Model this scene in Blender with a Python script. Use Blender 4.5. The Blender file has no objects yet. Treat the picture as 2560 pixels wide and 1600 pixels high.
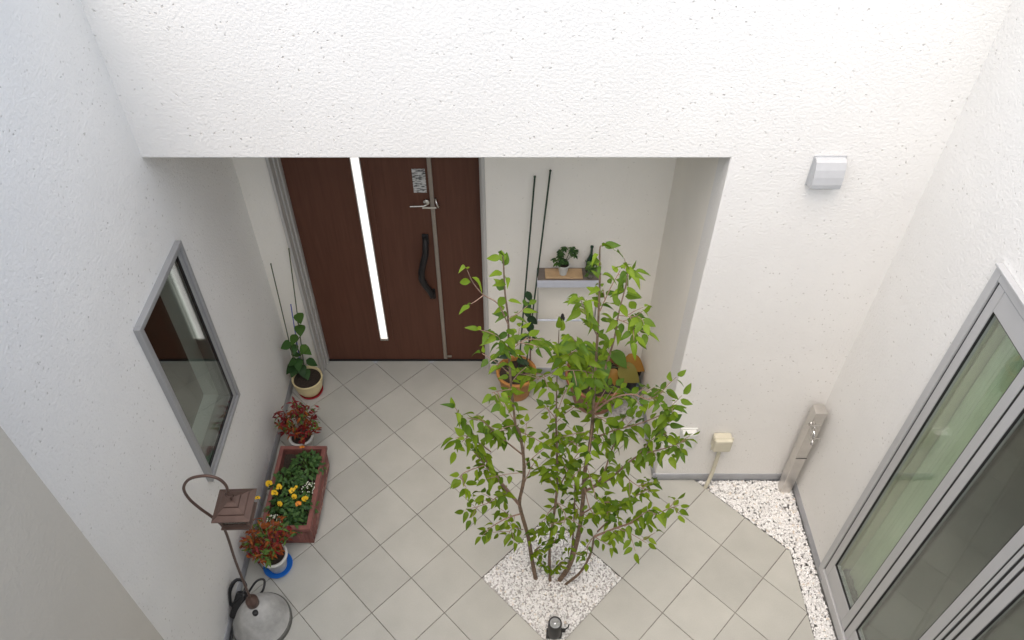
import bpy, bmesh, math, random
import numpy as np
from mathutils import Vector, Matrix, Quaternion

# ------------------------------------------------------------------ camera
scene = bpy.context.scene
FPX, TH, CH, PCX, PCY = 1947.22, math.radians(44.417), 4.512, 1271.03, 733.98
cam_d = bpy.data.cameras.new('camera')
cam_d.sensor_width = 36.0
cam_d.lens = FPX / 2560 * 36
cam_d.shift_x = (1280 - PCX) / 2560
cam_d.shift_y = -(800 - PCY) / 2560
cam_d.clip_start = 0.02
cam_d.clip_end = 500
cam = bpy.data.objects.new('camera', cam_d)
scene.collection.objects.link(cam)
cam.location = (0, 0, CH)
cam.rotation_euler = (math.pi / 2 - TH, 0, 0)
scene.camera = cam
scene.render.resolution_x = 1024
scene.render.resolution_y = 640

# ------------------------------------------------------------------ light
SUN_EL, SUN_AZ = math.radians(69), math.radians(209)   # azimuth clockwise from +Y
world = bpy.data.worlds.new('World')
scene.world = world
world.use_nodes = True
wn = world.node_tree.nodes
wn.clear()
sky = wn.new('ShaderNodeTexSky')
sky.sky_type = 'NISHITA'
sky.sun_disc = False
sky.sun_elevation = SUN_EL
sky.sun_rotation = SUN_AZ
sky.air_density = 1.0
sky.dust_density = 4.0
sky.ozone_density = 1.0
bg = wn.new('ShaderNodeBackground')
bg.inputs['Strength'].default_value = 0.15
wo = wn.new('ShaderNodeOutputWorld')
world.node_tree.links.new(sky.outputs[0], bg.inputs[0])
world.node_tree.links.new(bg.outputs[0], wo.inputs[0])
sun_d = bpy.data.lights.new('sun', 'SUN')
sun_d.energy = 1.5
sun_d.angle = math.radians(120)
sun_d.color = (1.0, 0.945, 0.815)
sun = bpy.data.objects.new('sun', sun_d)
scene.collection.objects.link(sun)
sdir = Vector((math.sin(SUN_AZ) * math.cos(SUN_EL), math.cos(SUN_AZ) * math.cos(SUN_EL), math.sin(SUN_EL)))
sun.rotation_euler = (-sdir).to_track_quat('-Z', 'Y').to_euler()
sun.location = (0, 0, 9)

vs = scene.view_settings
vs.view_transform = 'Standard'
vs.look = 'None'
vs.exposure = 0.96
vs.gamma = 1.0
vs.use_curve_mapping = False
scene.cycles.max_bounces = 8
scene.cycles.diffuse_bounces = 4
scene.cycles.transparent_max_bounces = 12

# ------------------------------------------------------------------ helpers
rnd = random.Random(7)
FW = Vector((0, math.cos(TH), -math.sin(TH)))
UP = Vector((0, math.sin(TH), math.cos(TH)))
RT = Vector((1, 0, 0))
CAMP = Vector((0, 0, CH))


def ray(u, v):
    return FW + RT * ((u - PCX) / FPX) - UP * ((v - PCY) / FPX)


def onz(u, v, z=0.0):
    d = ray(u, v)
    return CAMP + d * ((z - CH) / d.z)


def ony(u, v, y):
    d = ray(u, v)
    return CAMP + d * (y / d.y)


def onx(u, v, x):
    d = ray(u, v)
    return CAMP + d * (x / d.x)


def link(o):
    scene.collection.objects.link(o)
    return o


def wloc(o):
    p = Vector((0, 0, 0))
    while o is not None:
        p = p + o.location
        o = o.parent
    return p


def tag(o, label=None, cat=None, group=None, kind=None):
    if label: o['label'] = label
    if cat: o['category'] = cat
    if group: o['group'] = group
    if kind: o['kind'] = kind
    return o


def thing(name, label, cat, loc=(0, 0, 0), group=None):
    o = bpy.data.objects.new(name, None)
    o.empty_display_size = 0.05
    link(o)
    o.location = loc
    return tag(o, label, cat, group)


class MB:
    """collects shapes in world coordinates; build() links them as one mesh object"""

    def __init__(self):
        self.v, self.f, self.s = [], [], []

    def add(self, verts, faces, smooth=False):
        n = len(self.v)
        self.v += [Vector(p) for p in verts]
        self.f += [tuple(i + n for i in f) for f in faces]
        self.s += [smooth] * len(faces)
        return self

    def box(self, a, b, M=None):
        x0, y0, z0 = a
        x1, y1, z1 = b
        x0, x1 = min(x0, x1), max(x0, x1)
        y0, y1 = min(y0, y1), max(y0, y1)
        z0, z1 = min(z0, z1), max(z0, z1)
        vs_ = [Vector(p) for p in ((x0, y0, z0), (x1, y0, z0), (x1, y1, z0), (x0, y1, z0), (x0, y0, z1), (x1, y0, z1), (x1, y1, z1), (x0, y1, z1))]
        if M is not None: vs_ = [M @ p for p in vs_]
        return self.add(vs_, [(0, 3, 2, 1), (4, 5, 6, 7), (0, 1, 5, 4), (1, 2, 6, 5), (2, 3, 7, 6), (3, 0, 4, 7)])

    def bbox(self, a, b, r=0.004, M=None):
        """box with chamfered edges"""
        bm = bmesh.new()
        bmesh.ops.create_cube(bm, size=1)
        c = [(a[i] + b[i]) / 2 for i in range(3)]
        d = [abs(b[i] - a[i]) for i in range(3)]
        for p in bm.verts: p.co = Vector((c[0] + p.co.x * d[0], c[1] + p.co.y * d[1], c[2] + p.co.z * d[2]))
        bmesh.ops.bevel(bm, geom=list(bm.edges), offset=min(r, min(d) * 0.45), segments=2, affect='EDGES', profile=0.5)
        bm.verts.index_update()
        vs_ = [p.co.copy() for p in bm.verts]
        if M is not None: vs_ = [M @ p for p in vs_]
        fs = [tuple(p.index for p in f.verts) for f in bm.faces]
        bm.free()
        return self.add(vs_, fs)

    def tube(self, pts, radii, n=8, cap=True, smooth=True):
        pts = [Vector(p) for p in pts]
        if not isinstance(radii, (list, tuple)): radii = [radii] * len(pts)
        rings = []
        t0 = (pts[1] - pts[0]).normalized()
        ref = Vector((0, 0, 1)) if abs(t0.z) < 0.9 else Vector((1, 0, 0))
        nx = t0.cross(ref).normalized()
        for i, p in enumerate(pts):
            t = (pts[min(i + 1, len(pts) - 1)] - pts[max(i - 1, 0)]).normalized()
            nx = (nx - t * nx.dot(t)).normalized()
            ny = t.cross(nx)
            rings.append([p + (nx * math.cos(2 * math.pi * k / n) + ny * math.sin(2 * math.pi * k / n)) * radii[i] for k in range(n)])
        vs_ = [q for r in rings for q in r]
        fs = []
        for i in range(len(pts) - 1):
            for k in range(n):
                a, b = i * n + k, i * n + (k + 1) % n
                fs.append((a, b, b + n, a + n))
        self.add(vs_, fs, smooth)
        if cap:
            self.add(rings[0], [tuple(reversed(range(n)))])
            self.add(rings[-1], [tuple(range(n))])
        return self

    def lathe(self, prof, c=(0, 0, 0), n=32, smooth=True, M=None):
        """profile of (radius, z), turned about z at c"""
        vs_, fs = [], []
        c = Vector(c)
        for r, z in prof:
            for k in range(n):
                a = 2 * math.pi * k / n
                p = Vector((r * math.cos(a), r * math.sin(a), z))
                if M is not None: p = M @ p
                vs_.append(c + p)
        for i in range(len(prof) - 1):
            for k in range(n):
                a, b = i * n + k, i * n + (k + 1) % n
                fs.append((a, b, b + n, a + n))
        return self.add(vs_, fs, smooth)

    def ball(self, c, r, n=12, sq=(1, 1, 1)):
        m = max(6, n // 2)
        prof = [(max(1e-5, r * math.sin(math.pi * i / m)), -r * math.cos(math.pi * i / m)) for i in range(m + 1)]
        k = len(self.v)
        self.lathe(prof, (0, 0, 0), n)
        for i in range(k, len(self.v)):
            p = self.v[i]
            self.v[i] = Vector((p.x * sq[0], p.y * sq[1], p.z * sq[2])) + Vector(c)
        return self

    def poly(self, pts, thick):
        """convex polygon in xy with z0..z1"""
        n = len(pts)
        z0, z1 = thick
        vs_ = [(p[0], p[1], z0) for p in pts] + [(p[0], p[1], z1) for p in pts]
        return self.add(vs_, [tuple(reversed(range(n))), tuple(range(n, 2 * n))] + [(i, (i + 1) % n, n + (i + 1) % n, n + i) for i in range(n)])

    def mesh(self, name, m=None, org=Vector((0, 0, 0))):
        me = bpy.data.meshes.new(name)
        me.from_pydata([tuple(p - org) for p in self.v], [], self.f)
        me.polygons.foreach_set('use_smooth', self.s)
        if m: me.materials.append(m)
        me.update()
        return me

    def build(self, name, m, parent=None):
        me = self.mesh(name, m, wloc(parent) if parent is not None else Vector((0, 0, 0)))
        o = bpy.data.objects.new(name, me)
        if parent is not None: o.parent = parent
        return link(o)


# ------------------------------------------------------------------ materials
def nmat(name):
    m = bpy.data.materials.new(name)
    m.use_nodes = True
    nt = m.node_tree
    return m, nt, nt.nodes['Principled BSDF']


def N(nt, typ, **kw):
    n = nt.nodes.new(typ)
    for k, v in kw.items():
        if k in n.inputs: n.inputs[k].default_value = v
        else: setattr(n, k, v)
    return n


def ramp(nt, fac, stops):
    r = nt.nodes.new('ShaderNodeValToRGB')
    e = r.color_ramp.elements
    while len(e) < len(stops): e.new(0.5)
    for i, (p, c) in enumerate(stops):
        e[i].position = p
        e[i].color = (*c, 1) if len(c) == 3 else c
    nt.links.new(fac, r.inputs[0])
    return r.outputs[0]


def g3(v): return (v, v, v)


def simple(name, col, rough=0.5, metal=0.0, var=0.12, scale=30, bump=0.0, bscale=200, spec=0.5):
    m, nt, p = nmat(name)
    tc = N(nt, 'ShaderNodeTexCoord')
    no = N(nt, 'ShaderNodeTexNoise', Scale=scale, Detail=5.0, Roughness=0.6)
    nt.links.new(tc.outputs['Object'], no.inputs['Vector'])
    lo = tuple(c * (1 - var) for c in col)
    hi = tuple(min(1, c * (1 + var)) for c in col)
    nt.links.new(ramp(nt, no.outputs[0], [(0.3, lo), (0.7, hi)]), p.inputs['Base Color'])
    p.inputs['Metallic'].default_value = metal
    p.inputs['Specular IOR Level'].default_value = spec
    nt.links.new(ramp(nt, no.outputs[0], [(0.3, g3(max(0, rough - 0.06))), (0.7, g3(min(1, rough + 0.06)))]), p.inputs['Roughness'])
    if bump:
        n2 = N(nt, 'ShaderNodeTexNoise', Scale=bscale, Detail=4.0)
        nt.links.new(tc.outputs['Object'], n2.inputs['Vector'])
        b = N(nt, 'ShaderNodeBump', Strength=bump, Distance=0.002)
        nt.links.new(n2.outputs[0], b.inputs['Height'])
        nt.links.new(b.outputs[0], p.inputs['Normal'])
    return m


def stucco(name, col, rough_amt=1.0):
    m, nt, p = nmat(name)
    L = nt.links
    tc = N(nt, 'ShaderNodeTexCoord')
    ob = tc.outputs['Object']
    warp = N(nt, 'ShaderNodeTexNoise', Scale=55.0, Detail=2.0)
    L.new(ob, warp.inputs['Vector'])
    wv = N(nt, 'ShaderNodeVectorMath', operation='SCALE')
    wv.inputs['Scale'].default_value = 0.02
    L.new(warp.outputs['Color'], wv.inputs[0])
    wa = N(nt, 'ShaderNodeVectorMath', operation='ADD')
    L.new(ob, wa.inputs[0])
    L.new(wv.outputs[0], wa.inputs[1])
    fine = N(nt, 'ShaderNodeTexNoise', Scale=175.0, Detail=4.0, Roughness=0.7)
    L.new(ob, fine.inputs['Vector'])
    mid = N(nt, 'ShaderNodeTexNoise', Scale=72.0, Detail=3.0, Roughness=0.6)
    L.new(ob, mid.inputs['Vector'])
    big = N(nt, 'ShaderNodeTexNoise', Scale=3.2, Detail=3.0)
    L.new(ob, big.inputs['Vector'])
    vor = N(nt, 'ShaderNodeTexVoronoi', Scale=38.0, Randomness=1.0)
    L.new(wa.outputs[0], vor.inputs['Vector'])
    # the pits: voronoi seeds, only where a broader noise lets them
    pit = ramp(nt, vor.outputs['Distance'], [(0.10, g3(1)), (0.20, g3(0))])
    pmask = ramp(nt, big.outputs[0], [(0.38, g3(0.1)), (0.58, g3(1))])
    sep = N(nt, 'ShaderNodeSeparateColor')
    L.new(vor.outputs['Color'], sep.inputs[0])
    pick = ramp(nt, sep.outputs[0], [(0.45, g3(0)), (0.6, g3(1))])
    mu = N(nt, 'ShaderNodeMath', operation='MULTIPLY')
    L.new(pit, mu.inputs[0]); L.new(pick, mu.inputs[1])
    mu2 = N(nt, 'ShaderNodeMath', operation='MULTIPLY')
    L.new(mu.outputs[0], mu2.inputs[0]); L.new(pmask, mu2.inputs[1])
    # height
    h1 = N(nt, 'ShaderNodeMath', operation='MULTIPLY_ADD')
    L.new(fine.outputs[0], h1.inputs[0]); h1.inputs[1].default_value = 0.45
    L.new(mid.outputs[0], h1.inputs[2])
    h2 = N(nt, 'ShaderNodeMath', operation='MULTIPLY_ADD')
    L.new(mu2.outputs[0], h2.inputs[0]); h2.inputs[1].default_value = -0.8
    L.new(h1.outputs[0], h2.inputs[2])
    b = N(nt, 'ShaderNodeBump', Strength=0.55 * rough_amt, Distance=0.007)
    L.new(h2.outputs[0], b.inputs['Height'])
    L.new(b.outputs[0], p.inputs['Normal'])
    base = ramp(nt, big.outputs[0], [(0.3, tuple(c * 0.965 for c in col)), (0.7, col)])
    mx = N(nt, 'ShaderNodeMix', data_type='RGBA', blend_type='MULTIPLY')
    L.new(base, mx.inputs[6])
    pit_tint = ramp(nt, mu2.outputs[0], [(0.0, g3(1.0)), (1.0, (0.58, 0.56, 0.53))])  # darker tint inside the pits
    L.new(pit_tint, mx.inputs[7])
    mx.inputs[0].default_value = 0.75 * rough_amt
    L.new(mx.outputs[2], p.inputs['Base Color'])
    p.inputs['Roughness'].default_value = 0.93
    p.inputs['Specular IOR Level'].default_value = 0.2
    return m


M_STUCCO = stucco('white_stucco', (0.80, 0.79, 0.762))
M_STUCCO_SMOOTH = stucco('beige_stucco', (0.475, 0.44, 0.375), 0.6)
M_STUCCO_FINE = stucco('porch_stucco', (0.865, 0.835, 0.765), 0.4)


def tile_mat():
    m, nt, p = nmat('porcelain_tile')
    L = nt.links
    tc = N(nt, 'ShaderNodeTexCoord')
    oi = N(nt, 'ShaderNodeObjectInfo')
    big = N(nt, 'ShaderNodeTexNoise', Scale=5.0, Detail=4.0)
    geo = N(nt, 'ShaderNodeNewGeometry')
    L.new(geo.outputs['Position'], big.inputs['Vector'])
    fine = N(nt, 'ShaderNodeTexNoise', Scale=160.0, Detail=3.0)
    L.new(geo.outputs['Position'], fine.inputs['Vector'])
    c1 = ramp(nt, big.outputs[0], [(0.3, (0.425, 0.424, 0.388)), (0.7, (0.475, 0.474, 0.434))])
    c2 = ramp(nt, oi.outputs['Random'], [(0.0, g3(0.90)), (1.0, g3(1.01))])
    c3 = ramp(nt, fine.outputs[0], [(0.35, g3(0.97)), (0.65, g3(1.02))])
    a = N(nt, 'ShaderNodeMix', data_type='RGBA', blend_type='MULTIPLY'); a.inputs[0].default_value = 1
    L.new(c1, a.inputs[6]); L.new(c2, a.inputs[7])
    b = N(nt, 'ShaderNodeMix', data_type='RGBA', blend_type='MULTIPLY'); b.inputs[0].default_value = 1
    L.new(a.outputs[2], b.inputs[6]); L.new(c3, b.inputs[7])
    L.new(b.outputs[2], p.inputs['Base Color'])
    L.new(ramp(nt, big.outputs[0], [(0.3, g3(0.42)), (0.7, g3(0.55))]), p.inputs['Roughness'])
    p.inputs['Specular IOR Level'].default_value = 0.35
    bp = N(nt, 'ShaderNodeBump', Strength=0.08, Distance=0.002)
    L.new(fine.outputs[0], bp.inputs['Height']); L.new(bp.outputs[0], p.inputs['Normal'])
    return m


M_TILE = tile_mat()
M_GROUT = simple('grout', (0.16, 0.15, 0.13), 0.9, var=0.5, scale=40)
M_ALU = simple('grey_aluminium', (0.36, 0.365, 0.37), 0.42, 0.35, var=0.03, scale=8)
M_ALU2 = simple('silver_aluminium', (0.50, 0.505, 0.51), 0.42, 0.3, var=0.03, scale=8)
M_ALU_L = simple('pale_aluminium', (0.52, 0.51, 0.49), 0.45, 0.2, var=0.04, scale=8)
M_FLASH = simple('grey_flashing', (0.34, 0.35, 0.37), 0.4, 0.4, var=0.08, scale=12)
M_GASKET = simple('black_gasket', (0.012, 0.012, 0.013), 0.7)
M_BLACK = simple('black_plastic', (0.014, 0.014, 0.015), 0.45, var=0.3)
M_IRON = simple('black_iron', (0.018, 0.017, 0.018), 0.5, 0.3, var=0.4, bump=0.3, bscale=120)
M_CHROME = simple('brushed_steel', (0.62, 0.60, 0.57), 0.25, 1.0, var=0.04)
M_STEEL = simple('stainless_post', (0.66, 0.635, 0.60), 0.36, 0.95, var=0.1, scale=9)
M_WHITE = simple('white_plastic', (0.66, 0.665, 0.64), 0.55, var=0.03, spec=0.3)
M_BEIGE = simple('beige_plastic', (0.56, 0.53, 0.42), 0.5, var=0.05)
M_VENT = simple('grey_paint', (0.46, 0.47, 0.48), 0.7, 0.0, var=0.04)
M_SOIL = simple('dark_soil', (0.035, 0.024, 0.017), 0.95, var=0.6, scale=90, bump=1.0, bscale=110)
M_BED = simple('gravel_bed', (0.45, 0.44, 0.43), 0.95, var=0.4, scale=60, bump=0.6)
M_CREAM = simple('cream_plastic', (0.76, 0.64, 0.36), 0.45, var=0.04)
M_RED = simple('red_plastic', (0.42, 0.02, 0.03), 0.4, var=0.1)
M_BLUE = simple('blue_plastic', (0.02, 0.17, 0.62), 0.35, var=0.08)
M_ORANGE = simple('orange_plastic', (0.44, 0.20, 0.05), 0.55, var=0.2, scale=12)
M_BIGPOT = simple('brown_orange_pot', (0.26, 0.10, 0.05), 0.55, var=0.35, scale=8)
M_TERRA = simple('red_brown_resin', (0.20, 0.075, 0.062), 0.6, var=0.25, scale=18, bump=0.25, bscale=60)
M_SCUFF = simple('scuffed_resin', (0.42, 0.25, 0.20), 0.7, var=0.2)
M_BROWN_METAL = simple('brown_metal', (0.115, 0.072, 0.058), 0.42, 0.35, var=0.2, scale=20, bump=0.15)
M_BASE = simple('pale_grey_resin', (0.42, 0.42, 0.405), 0.8, var=0.25, scale=11, bump=0.2, spec=0.25)
M_RIM_SHADE = simple('shaded_rim_resin', (0.12, 0.12, 0.11), 0.6, var=0.15)
M_STAKE = simple('green_stake', (0.022, 0.05, 0.028), 0.5, var=0.2)
M_STAKE2 = simple('olive_stake', (0.07, 0.085, 0.035), 0.5, var=0.2)
M_STAKE_B = simple('blue_stake', (0.05, 0.07, 0.45), 0.45)
M_BARK = simple('brown_bark', (0.17, 0.115, 0.075), 0.85, var=0.45, scale=45, bump=0.8, bscale=120)
M_TWIG = simple('pale_twig', (0.25, 0.16, 0.115), 0.8, var=0.3, scale=60)
M_WOOD = simple('pale_wood', (0.50, 0.34, 0.19), 0.55, var=0.1, scale=25)
M_DKWOOD = simple('grey_brown_board', (0.17, 0.14, 0.12), 0.6, var=0.15)
M_SHELF = simple('white_blue_metal', (0.60, 0.63, 0.72), 0.35, 0.2, var=0.03)
M_GREENGLASS = simple('green_bottle_glass', (0.006, 0.035, 0.016), 0.12, var=0.2)
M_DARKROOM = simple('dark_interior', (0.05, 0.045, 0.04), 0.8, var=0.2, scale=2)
M_CREAMWOOD = simple('cream_jamb', (0.82, 0.77, 0.56), 0.5, var=0.05)
M_CURTAIN = simple('green_curtain', (0.78, 0.84, 0.60), 0.9, var=0.08, scale=6)
M_YELLOW = simple('yellow_petal', (0.80, 0.50, 0.015), 0.6, var=0.15, scale=60)
M_ORPETAL = simple('orange_petal', (0.70, 0.24, 0.02), 0.6, var=0.2, scale=60)
M_WPETAL = simple('white_petal', (0.72, 0.74, 0.62), 0.6, var=0.1)
M_PCENTRE = simple('dark_petal', (0.05, 0.012, 0.015), 0.6)


def glass_mat(name, tint=(0.93, 0.96, 0.94), boost=1.0):
    m = bpy.data.materials.new(name)
    m.use_nodes = True
    nt = m.node_tree
    nt.nodes.clear()
    out = N(nt, 'ShaderNodeOutputMaterial')
    tr = N(nt, 'ShaderNodeBsdfTransparent'); tr.inputs[0].default_value = (*tint, 1)
    gl = N(nt, 'ShaderNodeBsdfGlossy'); gl.inputs['Roughness'].default_value = 0.0
    gl.inputs[0].default_value = (boost, boost, boost, 1)
    fr = N(nt, 'ShaderNodeFresnel')
    # the node inverts the index on back faces: undo that, so both faces of the thin pane act as air to glass
    ge = N(nt, 'ShaderNodeNewGeometry')
    io = N(nt, 'ShaderNodeMix', data_type='FLOAT')
    io.inputs[2].default_value = 1.52
    io.inputs[3].default_value = 1 / 1.52
    nt.links.new(ge.outputs['Backfacing'], io.inputs[0])
    nt.links.new(io.outputs[0], fr.inputs[0])
    mix = N(nt, 'ShaderNodeMixShader')
    nt.links.new(fr.outputs[0], mix.inputs[0])
    nt.links.new(tr.outputs[0], mix.inputs[1])
    nt.links.new(gl.outputs[0], mix.inputs[2])
    nt.links.new(mix.outputs[0], out.inputs[0])
    return m


M_GLASS = glass_mat('window_glass')


def door_mat():
    m, nt, p = nmat('brown_door_panel')
    L = nt.links
    tc = N(nt, 'ShaderNodeTexCoord')
    mp = N(nt, 'ShaderNodeMapping'); mp.inputs['Scale'].default_value = (14, 14, 0.7)
    L.new(tc.outputs['Object'], mp.inputs[0])
    no = N(nt, 'ShaderNodeTexNoise', Scale=3.0, Detail=6.0, Roughness=0.6, Distortion=0.6)
    L.new(mp.outputs[0], no.inputs['Vector'])
    L.new(ramp(nt, no.outputs[0], [(0.25, (0.088, 0.034, 0.020)), (0.55, (0.108, 0.043, 0.026)), (0.8, (0.125, 0.052, 0.032))]), p.inputs['Base Color'])
    p.inputs['Roughness'].default_value = 0.5
    p.inputs['Specular IOR Level'].default_value = 0.3
    b = N(nt, 'ShaderNodeBump', Strength=0.12, Distance=0.001)
    L.new(no.outputs[0], b.inputs['Height']); L.new(b.outputs[0], p.inputs['Normal'])
    return m


M_DOOR = door_mat()


def emit_mat(name, col, s):
    m = bpy.data.materials.new(name)
    m.use_nodes = True
    nt = m.node_tree
    p = nt.nodes['Principled BSDF']
    p.inputs['Base Color'].default_value = (0.8, 0.8, 0.78, 1)
    p.inputs['Roughness'].default_value = 0.15
    p.inputs['Emission Color'].default_value = (*col, 1)
    p.inputs['Emission Strength'].default_value = s
    return m


M_SLIT = emit_mat('daylit_glass_slit', (1.0, 0.96, 0.92), 0.5)  # emission stands in for daylight coming through from behind the door


def paper_mat():
    """sheet with rows of print too small to read"""
    m, nt, p = nmat('printed_sticker')
    L = nt.links
    tc = N(nt, 'ShaderNodeTexCoord')
    mp = N(nt, 'ShaderNodeMapping'); mp.inputs['Scale'].default_value = (0.55, 1.0, 2.6)
    L.new(tc.outputs['Object'], mp.inputs[0])
    no = N(nt, 'ShaderNodeTexNoise', Scale=62.0, Detail=2.0)
    L.new(mp.outputs[0], no.inputs['Vector'])
    L.new(ramp(nt, no.outputs[0], [(0.44, (0.10, 0.10, 0.10)), (0.52, (0.58, 0.585, 0.57))]), p.inputs['Base Color'])
    p.inputs['Roughness'].default_value = 0.6
    return m


M_PAPER = paper_mat()


def leaf_mat(name, c_dark, c_light, trans=0.4, rough=0.5, per_island=False):
    m = bpy.data.materials.new(name)
    m.use_nodes = True
    nt = m.node_tree
    L = nt.links
    p = nt.nodes['Principled BSDF']
    out = nt.nodes['Material Output']
    geo = N(nt, 'ShaderNodeNewGeometry')
    oi = N(nt, 'ShaderNodeObjectInfo')
    if per_island:
        src = geo.outputs['Random Per Island']
    else:
        src = oi.outputs['Random']
    no = N(nt, 'ShaderNodeTexNoise', Scale=5.0, Detail=2.0)
    L.new(geo.outputs['Position'], no.inputs['Vector'])
    ad = N(nt, 'ShaderNodeMath', operation='MULTIPLY_ADD')
    L.new(src, ad.inputs[0]); ad.inputs[1].default_value = 0.7
    m2 = N(nt, 'ShaderNodeMath', operation='MULTIPLY_ADD'); m2.inputs[1].default_value = 0.6; m2.inputs[2].default_value = -0.15
    L.new(no.outputs[0], m2.inputs[0]); L.new(m2.outputs[0], ad.inputs[2])
    col = ramp(nt, ad.outputs[0], [(0.1, c_dark), (0.9, c_light)])
    L.new(col, p.inputs['Base Color'])
    p.inputs['Roughness'].default_value = rough
    p.inputs['Specular IOR Level'].default_value = 0.25
    tb = N(nt, 'ShaderNodeBsdfTranslucent')
    hs = N(nt, 'ShaderNodeHueSaturation', Hue=0.485, Saturation=1.1, Value=1.25)
    L.new(col, hs.inputs['Color']); L.new(hs.outputs[0], tb.inputs[0])
    mx = N(nt, 'ShaderNodeMixShader'); mx.inputs[0].default_value = trans
    L.new(p.outputs[0], mx.inputs[1]); L.new(tb.outputs[0], mx.inputs[2])
    L.new(mx.outputs[0], out.inputs[0])
    return m


M_LEAF = leaf_mat('tree_leaf', (0.05, 0.112, 0.008), (0.185, 0.275, 0.016))
M_LEAF_I = leaf_mat('tree_leaf_mass', (0.05, 0.112, 0.008), (0.185, 0.275, 0.016), per_island=True)
M_DKLEAF = leaf_mat('dark_leaf', (0.018, 0.05, 0.014), (0.05, 0.13, 0.03), 0.25)
M_PLLEAF = leaf_mat('planter_leaf', (0.03, 0.08, 0.025), (0.10, 0.20, 0.055), 0.25, per_island=True)
M_GRLEAF = leaf_mat('mid_green_leaf', (0.06, 0.13, 0.03), (0.14, 0.24, 0.05), 0.3, per_island=True)
M_REDLEAF = leaf_mat('red_leaf', (0.12, 0.012, 0.014), (0.30, 0.03, 0.028), 0.3, per_island=True)
M_ORLEAF = leaf_mat('orange_red_leaf', (0.20, 0.035, 0.015), (0.40, 0.13, 0.025), 0.3, per_island=True)
M_OLIVE = leaf_mat('olive_leaf', (0.13, 0.12, 0.03), (0.20, 0.18, 0.045), 0.25)
M_DRYLEAF = leaf_mat('dry_orange_leaf', (0.30, 0.16, 0.035), (0.46, 0.27, 0.07), 0.3)


def pebble_mat():
    m, nt, p = nmat('white_marble_pebble')
    L = nt.links
    geo = N(nt, 'ShaderNodeNewGeometry')
    c = ramp(nt, geo.outputs['Random Per Island'], [(0.0, (0.32, 0.315, 0.31)), (0.03, (0.60, 0.595, 0.585)), (0.2, (0.76, 0.76, 0.75)), (0.6, (0.85, 0.85, 0.84)), (0.94, (0.88, 0.88, 0.87)), (1.0, (0.70, 0.62, 0.52))])
    no = N(nt, 'ShaderNodeTexNoise', Scale=260.0, Detail=3.0)
    L.new(geo.outputs['Position'], no.inputs['Vector'])
    mx = N(nt, 'ShaderNodeMix', data_type='RGBA', blend_type='MULTIPLY'); mx.inputs[0].default_value = 1
    L.new(c, mx.inputs[6]); L.new(ramp(nt, no.outputs[0], [(0.35, g3(0.9)), (0.65, g3(1))]), mx.inputs[7])
    L.new(mx.outputs[2], p.inputs['Base Color'])
    p.inputs['Roughness'].default_value = 0.7
    return m


M_PEBBLE = pebble_mat()

# ------------------------------------------------------------------ the setting: floor
XL, XR, YF, YD, YL = -1.600, 1.885, 2.845, 3.757, 3.882
ZLINT = 2.553
XP = 0.972            # porch side wall
NEARY = -0.35
TX0, TY0, TS = -0.1615, 2.1547, 0.3 / math.sqrt(2)
GLINE, GX = 4.072, 1.745     # edge of the wall gravel: x + y = GLINE, then x = GX

g = MB()
g.box((-30, -30, -0.4), (30, 30, -0.075))
ground = tag(g.build('ground', M_BED), kind='structure')

def clip_half(poly, nx, ny, d):
    """keep nx*x + ny*y <= d"""
    out = []
    for i in range(len(poly)):
        a, b = poly[i], poly[(i + 1) % len(poly)]
        da, db = nx * a[0] + ny * a[1] - d, nx * b[0] + ny * b[1] - d
        if da <= 0: out.append(a)
        if da * db < 0:
            t = da / (da - db)
            out.append((a[0] + t * (b[0] - a[0]), a[1] + t * (b[1] - a[1])))
    return out


def clip_floor(p):
    for h in ((1, 1, GLINE), (1, 0, GX), (-1, 0, -XL + 0.012), (0, -1, -NEARY), (0, 1, YL - 0.004)):
        p = clip_half(p, *h)
        if len(p) < 3: return []
    return p


def inset(p, d):
    c = (sum(q[0] for q in p) / len(p), sum(q[1] for q in p) / len(p))
    n = len(p)
    lines = []
    for i in range(n):
        a, b = p[i], p[(i + 1) % n]
        ex, ey = b[0] - a[0], b[1] - a[1]
        l = math.hypot(ex, ey)
        if l < 1e-5: continue
        nx, ny = ey / l, -ex / l
        o = nx * a[0] + ny * a[1]
        if nx * c[0] + ny * c[1] > o: nx, ny, o = -nx, -ny, -o
        lines.append((nx, ny, o - d))
    q = list(p)
    for h in lines:
        q = clip_half(q, *h)
        if len(q) < 3: return []
    return q


tiles = []
for i in range(-14, 16):
    for j in range(-14, 16):
        # tile (i,j): corners in lattice; a along (1,1), b along (1,-1)
        def nd(a, b): return (TX0 + TS * (a + b), TY0 + TS * (a - b))
        quad = [nd(i, j), nd(i, j + 1), nd(i + 1, j + 1), nd(i + 1, j)]
        if 0 <= i <= 1 and 0 <= j <= 1: continue        # the tree pit
        p = clip_floor(quad)
        if len(p) < 3: continue
        ar = abs(sum(p[k][0] * p[(k + 1) % len(p)][1] - p[(k + 1) % len(p)][0] * p[k][1] for k in range(len(p)))) / 2
        if ar < 0.0008: continue
        cx_ = sum(q[0] for q in p) / len(p); cy_ = sum(q[1] for q in p) / len(p)
        if cx_ > XP + 0.05 and cy_ > YF + 0.1: continue
        full = abs(ar - 0.09) < 1e-7 and len(p) == 4
        tiles.append((p, full, (cx_, cy_), (nd(i, j), quad)))
# grout bed: one sheet piece under every tile
gb = MB()
for p, full, c, _ in tiles:
    gb.poly(p, (-0.07, -0.0042))
floor = tag(gb.build('courtyard_floor', M_GROUT), kind='structure')


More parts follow.
